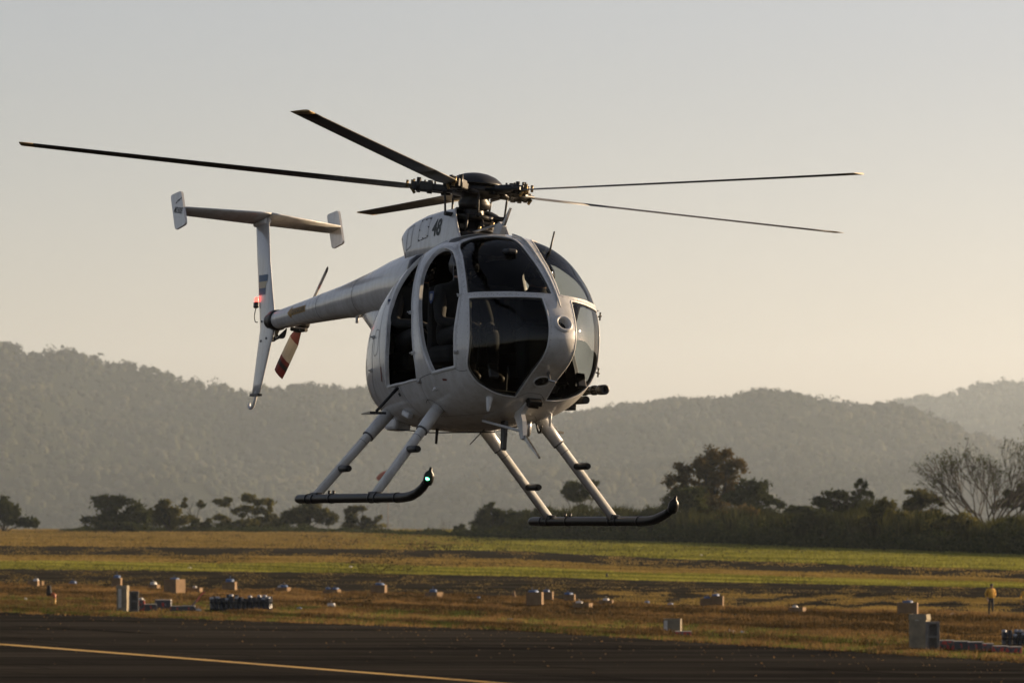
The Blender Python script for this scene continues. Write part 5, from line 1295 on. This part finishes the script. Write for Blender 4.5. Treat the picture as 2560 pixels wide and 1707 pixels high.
# sleeve patches, sewn on the outer arm
M['patchblue'] = mat('patch_blue', (.025, .045, .12), .8); M['patchwhite'] = mat('patch_white', (.28, .28, .28), .8)
def arm_patch(o, name, c, w, h, m, rz=0.0):
    bm_ = MB(); q = Euler((0, rz, 0)).to_matrix(); n = 6; V, Fs = [], []
    for j in range(2):
        for i in range(n + 1): V.append(Vector(c) + q @ Vector(((i / n - .5) * w, -.004 + .03 * (i / n - .5) ** 2 * 4, (j - .5) * h)))
    bm_.add(V, [(i, i + 1, n + 2 + i, n + 1 + i) for i in range(n)]); return bm_.build(name, m, o)
for k, m in ((1, 'patchblue'), (0, 'patchwhite'), (-1, 'patchblue')): arm_patch(rr, 'flag_patch', (-.16, -.672, -1.04 + k * .022), .10, .022, M[m])
V = [(-.045, .05), (.045, .05), (.05, 0), (.03, -.04), (0, -.06), (-.03, -.04), (-.05, 0)]
cp = MB(); cp.add([(.655 + x, -.632, -1.02 + z) for x, z in V], [tuple(range(7))]); cp.build('shoulder_crest', M['patchblue'], pr)
cp = MB(); V2c = [(x * .55, z * .55) for x, z in V]; cp.add([(.655 + x, -.634, -1.02 + z) for x, z in V2c], [tuple(range(7))]); cp.build('crest_shield', M['patchwhite'], pr)

def standing(label, px, py, hgt, face, mats):
    s = hgt / 1.72; base = G(px, py)
    J = {'pelvis': ((0, 0, .93), .17, .14), 'belly': ((0, -.01, 1.08), .175, .145), 'chest': ((0, -.02, 1.30), .20, .15), 'neck': ((0, -.04, 1.47), .062, .06), 'skull': ((0, -.085, 1.59), .088, .10), 'crown': ((0, -.085, 1.655), .078, .085)}
    B = [('pelvis', 'belly'), ('belly', 'chest'), ('chest', 'neck'), ('neck', 'skull'), ('skull', 'crown')]
    for q in (-1, 1):
        sh = Vector((q * .21, 0, 1.40)); el = Vector((q * .34, .04, 1.15)); hx = Vector((q * .13, -.20, 1.05)) if q > 0 else Vector((-.29, -.10, .90))
        J['sh%d' % q] = (tuple(sh), .075, .07); J['el%d' % q] = (tuple(el), .055, .052); J['hand%d' % q] = (tuple(hx), .034, .03)
        B += [('chest', 'sh%d' % q), ('sh%d' % q, 'el%d' % q), ('el%d' % q, 'hand%d' % q)]; hand(J, B, q, hx, (hx - el).normalized(), (0, -.3, 1))
        J['hip%d' % q] = ((q * .095, 0, .88), .10, .10); J['kn%d' % q] = ((q * .11, -.02, .48), .068, .066); J['an%d' % q] = ((q * .12, .02, .09), .045, .045); J['toe%d' % q] = ((q * .14, -.13, .04), .042, .035)
        B += [('pelvis', 'hip%d' % q), ('hip%d' % q, 'kn%d' % q), ('kn%d' % q, 'an%d' % q), ('an%d' % q, 'toe%d' % q)]
    def cl(c):
        if c.z > 1.50: return 3 if (c.z > 1.62 or c.y > -.02) else 2
        if c.z > 1.46: return 2
        if abs(c.x) > .22 and c.z < 1.0 and c.z > .7: return 2
        if c.z > .95: return 0
        return 1
    o = figure('person', label, J, B, mats, cl, Matrix.Translation(base) @ Matrix.Rotation(face, 4, 'Z') @ Matrix.Scale(s, 4))
    hr = MB(); V = ICO_V * [.094, .108, .088] + np.array((0, -.070, 1.648)); hr.add([tuple(p) for p in V if True], [tuple(f) for f in ICO_F], True); hr.build('hair', M['hair'], o)
    return o
PM = [M['yellow_shirt'], M['dark_trousers'], M['skin'], M['hair']]
standing('person in a yellow shirt and dark trousers standing in the field', 2477, 1537, 1.72, .5, PM)
standing('person in a yellow shirt half cut by the right edge', 2566, 1540, 1.60, -.3, PM)
# ------------------------------------------------------------------ things left on the field
M['carton'] = mat('brown_cardboard', (.21, .128, .062), .9, col2=(.155, .095, .045), scale=3, bump=.1)
M['carton_d'] = mat('weathered_cardboard', (.26, .215, .14), .9, col2=(.16, .135, .095), scale=2.5, bump=.15)
M['bluebag'] = mat('blue_plastic', (.035, .080, .19), .6, col2=(.065, .12, .25), scale=4, bump=.35, bscale=9)
M['whitebag'] = mat('white_plastic', (.52, .50, .48), .6, var=.15, scale=4, bump=.3, bscale=9)
M['concrete'] = mat('grey_concrete', (.15, .142, .13), .9, var=.3, scale=6, bump=.3)
M['cake_red'] = mat('printed_paper_red', (.40, .05, .035), .6, col2=(.09, .08, .09), scale=5.5, detail=1, lo=.48, hi=.53)
M['cake_dark'] = mat('printed_paper_dark', (.045, .045, .055), .6, col2=(.30, .28, .28), scale=6, detail=2, lo=.34, hi=.38)
M['cake_top'] = mat('pale_paper', (.55, .52, .46), .7, var=.25, scale=6)
M['tube'] = mat('black_mortar_tube', (.014, .015, .017), .35, var=.3, scale=7)
M['cap'] = mat('foil_cap', (.30, .32, .35), .5, .3, var=.3, scale=14)
M['pipe_y'] = mat('yellow_pipe', (.50, .28, .03), .5, var=.3, scale=9); M['pipe_r'] = mat('orange_pipe', (.42, .11, .03), .5, var=.3, scale=9)
M['wood'] = mat('old_timber', (.20, .12, .06), .85, var=.4, scale=6)

def carton(label, x0, x1, yb, hpx, rz=0.0, dep=.8, m='carton', flaps=False, name='cardboard_box', tilt=0.0):
    """open cardboard box between photo columns x0..x1, its foot at row yb"""
    rz = -.58 if rz > .9 else -max(abs(rz), .16)
    c = G((x0 + x1) / 2, yb); s = FPX / c.y; w = (x1 - x0) / s; h = hpx / s * 1.12
    d = w * dep; w = w / (abs(math.cos(rz)) + dep * abs(math.sin(rz)))
    d = w * dep; t = .03
    c.y += d * .5; c.x = ((x0 + x1) / 2 - 1280) / FPX * c.y
    root = empty(name, c, rz); root.rotation_euler.x = tilt; tag(root, label, 'box', 'boxes left about the field')
    mb = MB()
    mb.box((0, 0, t / 2), (w, d, t)); mb.box((0, -d / 2 + t / 2, h / 2 + t / 2), (w, t, h - t)); mb.box((0, d / 2 - t / 2, h / 2 + t / 2), (w, t, h - t))
    mb.box((-w / 2 + t / 2, 0, h / 2 + t / 2), (t, d - 2 * t, h - t)); mb.box((w / 2 - t / 2, 0, h / 2 + t / 2), (t, d - 2 * t, h - t))
    mb.build('carton_body', M[m], root)
    if flaps:
        L = min(w, d) * .42; r_ = random.Random(int(x0 * 7))
        for (px, py, ax, ln) in ((0, -d / 2, 0, w), (0, d / 2, math.pi, w), (w / 2, 0, math.pi / 2, d), (-w / 2, 0, -math.pi / 2, d)):
            f = MB(); a = r_.uniform(.08, .35); f.box((0, -L / 2 * math.sin(a), -L / 2 * math.cos(a) * .9), (ln * .96, .018, L), Euler((-a + .0, 0, 0)).to_matrix())
            o = f.build('flap', M[m], root); o.location = (px, py, h); o.rotation_euler = (0, 0, ax)
    return root, c, w, d, h, s

def bag(label, x, y, wpx, hpx, m='bluebag', D=None, name='plastic_bag', lift=None):
    """lumpy tied plastic bag centred on photo column x with its underside at row y (on the ground) or resting at distance D"""
    if D is None: c = G(x, y)
    else: c = Vector(((x - 1280) * D / FPX, D, CAMH + (YH - y) * D / FPX))
    s = FPX / c.y; w, h = wpx / s * .88, hpx / s * .85; sd = x * .37
    V = np.sign(ICO_V) * np.abs(ICO_V) ** .62; nn = np.array([1 + .36 * noise.noise(tuple(p * 1.5 + sd)) + .30 * noise.noise(tuple(p * 3.4 + sd)) + .14 * noise.noise(tuple(p * 7 + sd)) for p in V]); V = V * nn[:, None]
    V[:, 2] = np.where(V[:, 2] < -.45, -.45 - (V[:, 2] + .45) * .08, V[:, 2])
    V[:, 2] = np.where(V[:, 2] > .55, .55 + (V[:, 2] - .55) * .45, V[:, 2])
    V = V * [w / 2.2, w / 2.3, h / 1.7]; V[:, 2] -= V[:, 2].min()
    c.y += w * .3 if D is None else 0
    root = obj(name, mesh_np(name, V, ICO_F, M[m], True), None, c); root.rotation_euler.z = sd
    k = MB(); k.tube([(0, 0, h * .93), (.02 * w, 0, h * 1.02), (.10 * w, 0, h * 1.10)], [w * .04, w * .02, w * .05], 7); k.build('tied_neck', M[m], root)
    return tag(root, label, 'bag', 'plastic bags left about the field')

def boxed(label, bl, x0, x1, yb, hpx, rz, bags, **k):
    r, c, w, d, h, s = carton(label, x0, x1, yb, hpx, rz, **k)
    for (lb, bx, wp, hp_, m) in bags:
        top = YH - (h * .86 - CAMH) * FPX / c.y
        bag(lb, bx, top, wp, hp_, m, D=c.y)

boxed('low dark box at the far left with a white bag in it', 0, 70, 98, 1464, 11, .0, [('white bag in the leftmost low box', 90, 16, 13, 'whitebag')])
carton('small sunlit tan box right of the leftmost white bag', 96, 110, 1463, 10, .5, 1.0, flaps=False)
bag('blue bag alone on the ground, leftmost of the blue bags', 182, 1460, 22, 14)
boxed('tall dark box under a rounded blue bag left of the grey block', 0, 280, 305, 1466, 20, .0, [('rounded blue bag on the tall dark box at left', 293, 22, 16, 'bluebag')])
boxed('low box with a crumpled white bag left of the big tan box', 0, 370, 400, 1473, 11, .35, [('crumpled white bag in the low box left of the big tan box', 384, 20, 14, 'whitebag')])
boxed('big tan cardboard box with its right side in full sun', 0, 410, 463, 1482, 31, .95, [('blue and white bag on the big sunlit box', 436, 24, 14, 'bluebag')], dep=1.0)
boxed('low dark box just right of the big tan box', 0, 466, 506, 1481, 11, .2, [('small white bag in the box right of the big tan box', 487, 12, 10, 'whitebag')])
boxed('brown box with a blue bag above the mortar rack', 0, 556, 592, 1474, 18, .12, [('blue bag on the brown box above the mortar rack', 575, 26, 17, 'bluebag')])
boxed('box with a sunlit right end right of the left mortar rack', 0, 689, 727, 1481, 12, .35, [('pale blue bag in the box right of the left mortar rack', 710, 26, 14, 'bluebag'), ('white bag in front of the pale blue bag in its box', 702, 16, 10, 'whitebag')])
boxed('low box holding two blue bags below the left hand skid', 0, 808, 852, 1483, 9, .3, [('left of two blue bags in the low box below the left hand skid', 820, 16, 11, 'bluebag'), ('right of two blue bags in the low box below the left hand skid', 838, 18, 10, 'bluebag')])
boxed('square box with a blue bag directly below the windsock pole', 0, 927, 967, 1484, 20, .08, [('blue bag on the square box below the windsock pole', 949, 26, 15, 'bluebag')])
boxed('box with a tan sunlit right half at the picture centre', 0, 1062, 1108, 1495, 14, .55, [('blue bag in the half sunlit centre box', 1083, 24, 16, 'bluebag'), ('white bag in the half sunlit centre box', 1082, 15, 11, 'whitebag')])
bag('tiny blue bag at the edge of the dry grass near the centre', 1196, 1494, 10, 6)
boxed('tall square box with a sunlit right edge, biggest of the centre boxes', 0, 1315, 1359, 1514, 31, .10, [('wide blue bag on the biggest centre box', 1332, 30, 16, 'bluebag')])
boxed('dark box half hidden behind the biggest centre box', 0, 1355, 1384, 1501, 20, .0, [('blue bag on the box behind the biggest centre box', 1366, 20, 14, 'bluebag')])
boxed('dark box third of the centre group with a blue bag', 0, 1409, 1439, 1502, 15, .0, [('blue bag on the third box of the centre group', 1420, 24, 12, 'bluebag')])
boxed('low open box with a sunlit right end in front of the centre group', 0, 1432, 1482, 1520, 12, .30, [('white bag in the low box with the sunlit end', 1448, 22, 11, 'whitebag')])
boxed('low dark box with a white bag right of the centre group', 0, 1497, 1534, 1512, 11, .0, [('white bag in the low dark box right of the centre group', 1515, 20, 11, 'whitebag')])
bag('blue bag lying left of the next blue bag on bare ground', 1618, 1508, 16, 11)
bag('flat blue bag lying right of the other ground bag', 1676, 1512, 17, 9)
boxed('left of the paired dark boxes right of centre', 0, 1750, 1778, 1516, 19, .0, [('flat blue bag on the left paired box', 1768, 20, 12, 'bluebag')])
boxed('right of the paired dark boxes right of centre', 0, 1777, 1810, 1516, 24, .05, [('round blue bag on the right paired box', 1789, 21, 15, 'bluebag')])
boxed('low box with a bright right end, second from the yellow shirted person', 0, 1970, 2016, 1533, 14, .35, [('small white bag in the low box second from the yellow shirted person', 1988, 15, 11, 'whitebag')])
boxed('large dark box with a blue bag left of the yellow shirted person', 0, 2241, 2297, 1537, 28, .12, [('large blue and white bag on the box near the yellow shirted person', 2270, 30, 16, 'bluebag')])
bag('small grey bag on the ground left of the yellow shirted person', 2383, 1536, 14, 6, 'whitebag')
for lb, x, y, w, h, m in (('white bag on dry grass right of the left mortar rack', 828, 1517, 26, 16, 'whitebag'), ('blue scrap lying left of the white bag', 748, 1521, 16, 6, 'bluebag'), ('blue scrap in the grass below the centre', 1274, 1549, 18, 7, 'bluebag'), ('tiny white bag in the grass at the far left', 64, 1499, 9, 9, 'whitebag'), ('white plastic sheet flat on the grass near the right', 1826, 1581, 34, 9, 'whitebag'), ('blue end of the white plastic sheet', 1853, 1581, 18, 6, 'bluebag'),
                          ('white speck of a bag on the far strip at right', 2273, 1460, 8, 6, 'whitebag'), ('white speck of a bag on the far strip at left', 474, 1420, 10, 5, 'whitebag'), ('pale bag lying on the green field', 1753, 1388, 7, 4, 'whitebag'), ('small pale bag on the green strip at left centre', 876, 1418, 9, 6, 'whitebag')):
    bag(lb, x, y, w, h, m)
st_ = MB(); st_.tube([(0, 0, -.05), (.02, 0, .2), (0, 0, .42)], [.14, .11, .09], 9); st_.box((.05, 0, .30), (.12, .1, .14), None, .03)
tag(st_.build('tree_stump', M['wood'], loc=G(1284, 1493)), 'short brown stump at the edge of the dry grass near the centre', 'stump')
st_ = MB(); st_.tube([(0, 0, -.05), (.0, 0, .25), (.01, 0, .40)], [.10, .09, .05], 9); st_.box((-.03, 0, .2), (.1, .1, .1), None, .02)
tag(st_.build('marker_stub', M['black_matt'], loc=G(1517, 1444)), 'short dark marker stub on the far green strip', 'marker')

# near-row things: big cartons and hollow grey blocks
def grey_block(label, x0, x1, yb, hpx):
    c = G((x0 + x1) / 2, yb); s = FPX / c.y; w, h = (x1 - x0) / s, hpx / s; c.y += w * .3
    root = empty('hollow_block', c, .05); tag(root, label, 'block', 'hollow grey blocks')
    d = w * .6; b = w * .2; mb = MB()
    mb.box((-w / 2 + b / 2, 0, h / 2), (b, d, h), None, .01); mb.box((w / 2 - b / 2, 0, h / 2), (b, d, h), None, .01)
    for z in (b / 2, h / 2, h - b / 2): mb.box((0, 0, z), (w - 2 * b, d * .98, b * 1.05), None, .006)
    mb.build('block_shell', M['concrete'], root)
    MB().box((0, d * .3, h / 2), (w - 2 * b + .004, .03, h - 2 * b)).build('inner_web', M['concrete'], root)
r, c, w, d, h, s = carton('tall weathered carton beside the hollow grey block at right', 2272, 2326, 1627, 82, .42, .75, 'carton_d', flaps=True)
MB().box((-.02, -d / 2 - .006, h * .86), (w * .22, .006, h * .05)).build('paper_label', M['cake_top'], r)
grey_block('tall grey block with two square hollows at the right', 2316, 2349, 1629, 76)
r, c, w, d, h, s = carton('tall pale carton beside the hollow block at the left', 292, 322, 1528, 58, .2, .8, 'carton_d', flaps=True)
MB().box((-.1, -d / 2 - .006, h * .55), (w * .3, .006, h * .8)).build('paper_label', M['cake_top'], r)
grey_block('tall grey block with two hollows at the left', 322, 346, 1529, 52)
r, c, w, d, h, s = carton('pale carton standing right of the centre by the runway edge', 1658, 1705, 1583, 33, .12, .7, 'carton_d')
MB().box((-w * .36, -d / 2 - .006, h * .5), (w * .2, .006, h * .75)).build('paper_label', M['cake_top'], r)

def cake(label, x0, x1, yb, hpx, m, rz=0.0):
    c = G((x0 + x1) / 2, yb); s = FPX / c.y; w, h = (x1 - x0) / s, hpx / s; c.y += w * .25
    root = empty('firework_box', c, rz); tag(root, label, 'box', 'printed firework boxes')
    MB().box((0, 0, h * .47), (w * .97, w * .6, h * .94), None, .012).build('printed_sides', M[m], root)
    MB().box((0, 0, h * .965), (w * .985, w * .615, h * .07), None, .01).build('paper_top', M['cake_top'], root)
    MB().box((-w * .49, -w * .303, h * .47), (w * .05, .012, h * .9)).build('paper_edge', M['cake_red'], root)
    for i in range(3): MB().box(((i - 1) * w * .26, -w * .304, h * (.45 + .1 * (i % 2))), (w * .15, .010, h * .4)).build('print_panel', M['cake_red'] if i == 1 else M['cake_dark'], root)
for i, (x0, x1, y, hh, m, l) in enumerate([(2348, 2386, 1627, 28, 'cake_red', 'firework box next to the right grey block'), (2384, 2422, 1628, 27, 'cake_dark', 'second firework box from the right grey block'), (2420, 2458, 1629, 26, 'cake_dark', 'third firework box from the right grey block'), (2456, 2484, 1631, 24, 'cake_red', 'fourth firework box from the right grey block'), (2482, 2520, 1633, 20, 'cake_red', 'fifth firework box from the right grey block'), (2518, 2556, 1635, 20, 'cake_red', 'last firework box of the right hand row'),
        (346, 362, 1526, 28, 'cake_red', 'red and white firework box against the left grey block'), (360, 392, 1527, 18, 'cake_dark', 'second firework box from the left grey block'), (388, 428, 1524, 26, 'cake_dark', 'taller firework box third from the left grey block'), (426, 458, 1528, 14, 'cake_dark', 'fourth firework box from the left grey block'), (456, 488, 1528, 15, 'cake_dark', 'last firework box of the left hand row'), (1688, 1729, 1590, 13, 'cake_red', 'low pale printed box at the foot of the pale carton')]):
    cake('printed ' + l, x0, x1, y, hh, m, .04 * ((i * 37) % 5 - 2))

def rack(label, x0, x1, yb, hpx, n, capf):
    c = G((x0 + x1) / 2, yb); s = FPX / c.y; w, h = (x1 - x0) / s, hpx / s; c.y += .3
    root = empty('mortar_rack', c, .0); tag(root, label, 'rack', 'mortar racks'); r_ = random.Random(int(x0))
    for row in range(2):
        for i in range(n):
            x = -w / 2 + w * (i + .5 + .25 * row) / (n + .3); hh = h * r_.uniform(.70, 1.02); t = Vector((r_.uniform(-.05, .05), 0, hh)); rad = w / n * .42
            q = Vector((x, row * rad * 2.3, 0)); mb = MB(); mb.lathe([(rad, 0), (rad, hh), (rad * .86, hh), (rad * .86, hh * .6), (0, hh * .6)], q, t, 12)
            o = mb.build('mortar_tube', M['tube'], root)
            if r_.random() < capf: MB().lathe([(rad * 1.05, -.05), (rad * 1.08, .01), (rad * .7, .05), (0, .06)], q + t.normalized() * hh, t, 10).build('foil_cap', M['cap'], o)
    for z in (.12, .5): MB().box((0, -w / n * .5, h * z), (w * 1.01, .04, h * .10)).build('rail', M['black_matt'], root)
rack('long black mortar rack with foil caps at the left', 524, 680, 1527, 42, 13, .35)
rack('black mortar rack cut by the right edge', 2506, 2600, 1618, 44, 7, .7)
ms = MB(); ms.tube(catmull([(-.9, 0, .05), (-.5, .1, .35), (-.1, 0, .85), (.1, 0, 1.0)], 4, False), [.09] * 13, 8, flat=.5)
tag(ms.build('red_cloth', M['cake_red'], loc=G(508, 1522)), 'red strip of cloth hanging at the left end of the long rack', 'cloth')
bag('white bag at the left foot of the long mortar rack', 494, 1528, 20, 12, 'whitebag')
bag('white and red paper lump on the firework boxes at left', 352, 1499, 16, 9, 'whitebag', D=G(352, 1526).y)
# bent pipe stand
pp = G(136, 1512); ps = empty('pipe_stand', pp); tag(ps, 'bent yellow and orange pipe stand with a dark head at the left', 'pipe')
MB().tube([(0, 0, -.05), (0, 0, .42)], .10, 10).build('yellow_post', M['pipe_y'], ps); MB().tube(catmull([(0, 0, .42), (0, 0, .58), (-.1, 0, .66), (-.3, 0, .62)], 4, False), .105, 10).build('orange_elbow', M['pipe_r'], ps)
MB().lathe([(.0, -.14), (.16, -.12), (.17, .05), (.14, .22), (.13, .42), (.08, .5), (.0, .52)], (-.32, 0, .70), (0, 0, 1), 14).build('dark_head', M['black_matt'], ps)
# loose dry clippings and pebbles blown over the runway
n = 620; r_ = np.random.default_rng(5); xs_ = r_.uniform(-50, 2610, n); dy = r_.exponential(26, n) + 1
P = np.array([tuple(G(x, yA(x) + d)) for x, d in zip(xs_, dy) if yA(x) + d < 1760]); P[:, 2] = .03
me = leaves_mesh('runway_litter', P, .055, M['dry_grass'], r_.uniform(.0, .8, len(P))); 
co = np.empty(len(me.vertices) * 3, dtype=np.float32); me.vertices.foreach_get('co', co); co = co.reshape(-1, 3); co[:, 2] = np.clip(co[:, 2], .02, .12); me.vertices.foreach_set('co', co.ravel())
tag(obj('runway_litter', me), 'dry grass clippings scattered on the runway edge', 'litter', kind='stuff')

# ------------------------------------------------------------------ haze over the whole airfield
hz = MB(); hz.box((0, 8250, 275), (18000, 20500, 690)); hzo = hz.build('haze', [], None)
hm = bpy.data.materials.new('haze_air'); hm.use_nodes = True; hN, hL = hm.node_tree.nodes, hm.node_tree.links; hN.clear()
pv = hN.new('ShaderNodeVolumePrincipled'); pv.inputs['Color'].default_value = (.75, .875, .99, 1); pv.inputs['Density'].default_value = .000033; pv.inputs['Anisotropy'].default_value = .35
ho = hN.new('ShaderNodeOutputMaterial'); hL.new(pv.outputs[0], ho.inputs['Volume']); hzo.data.materials.clear(); hzo.data.materials.append(hm)
tag(hzo, 'pale evening haze over the airfield and hills', 'haze', kind='stuff')
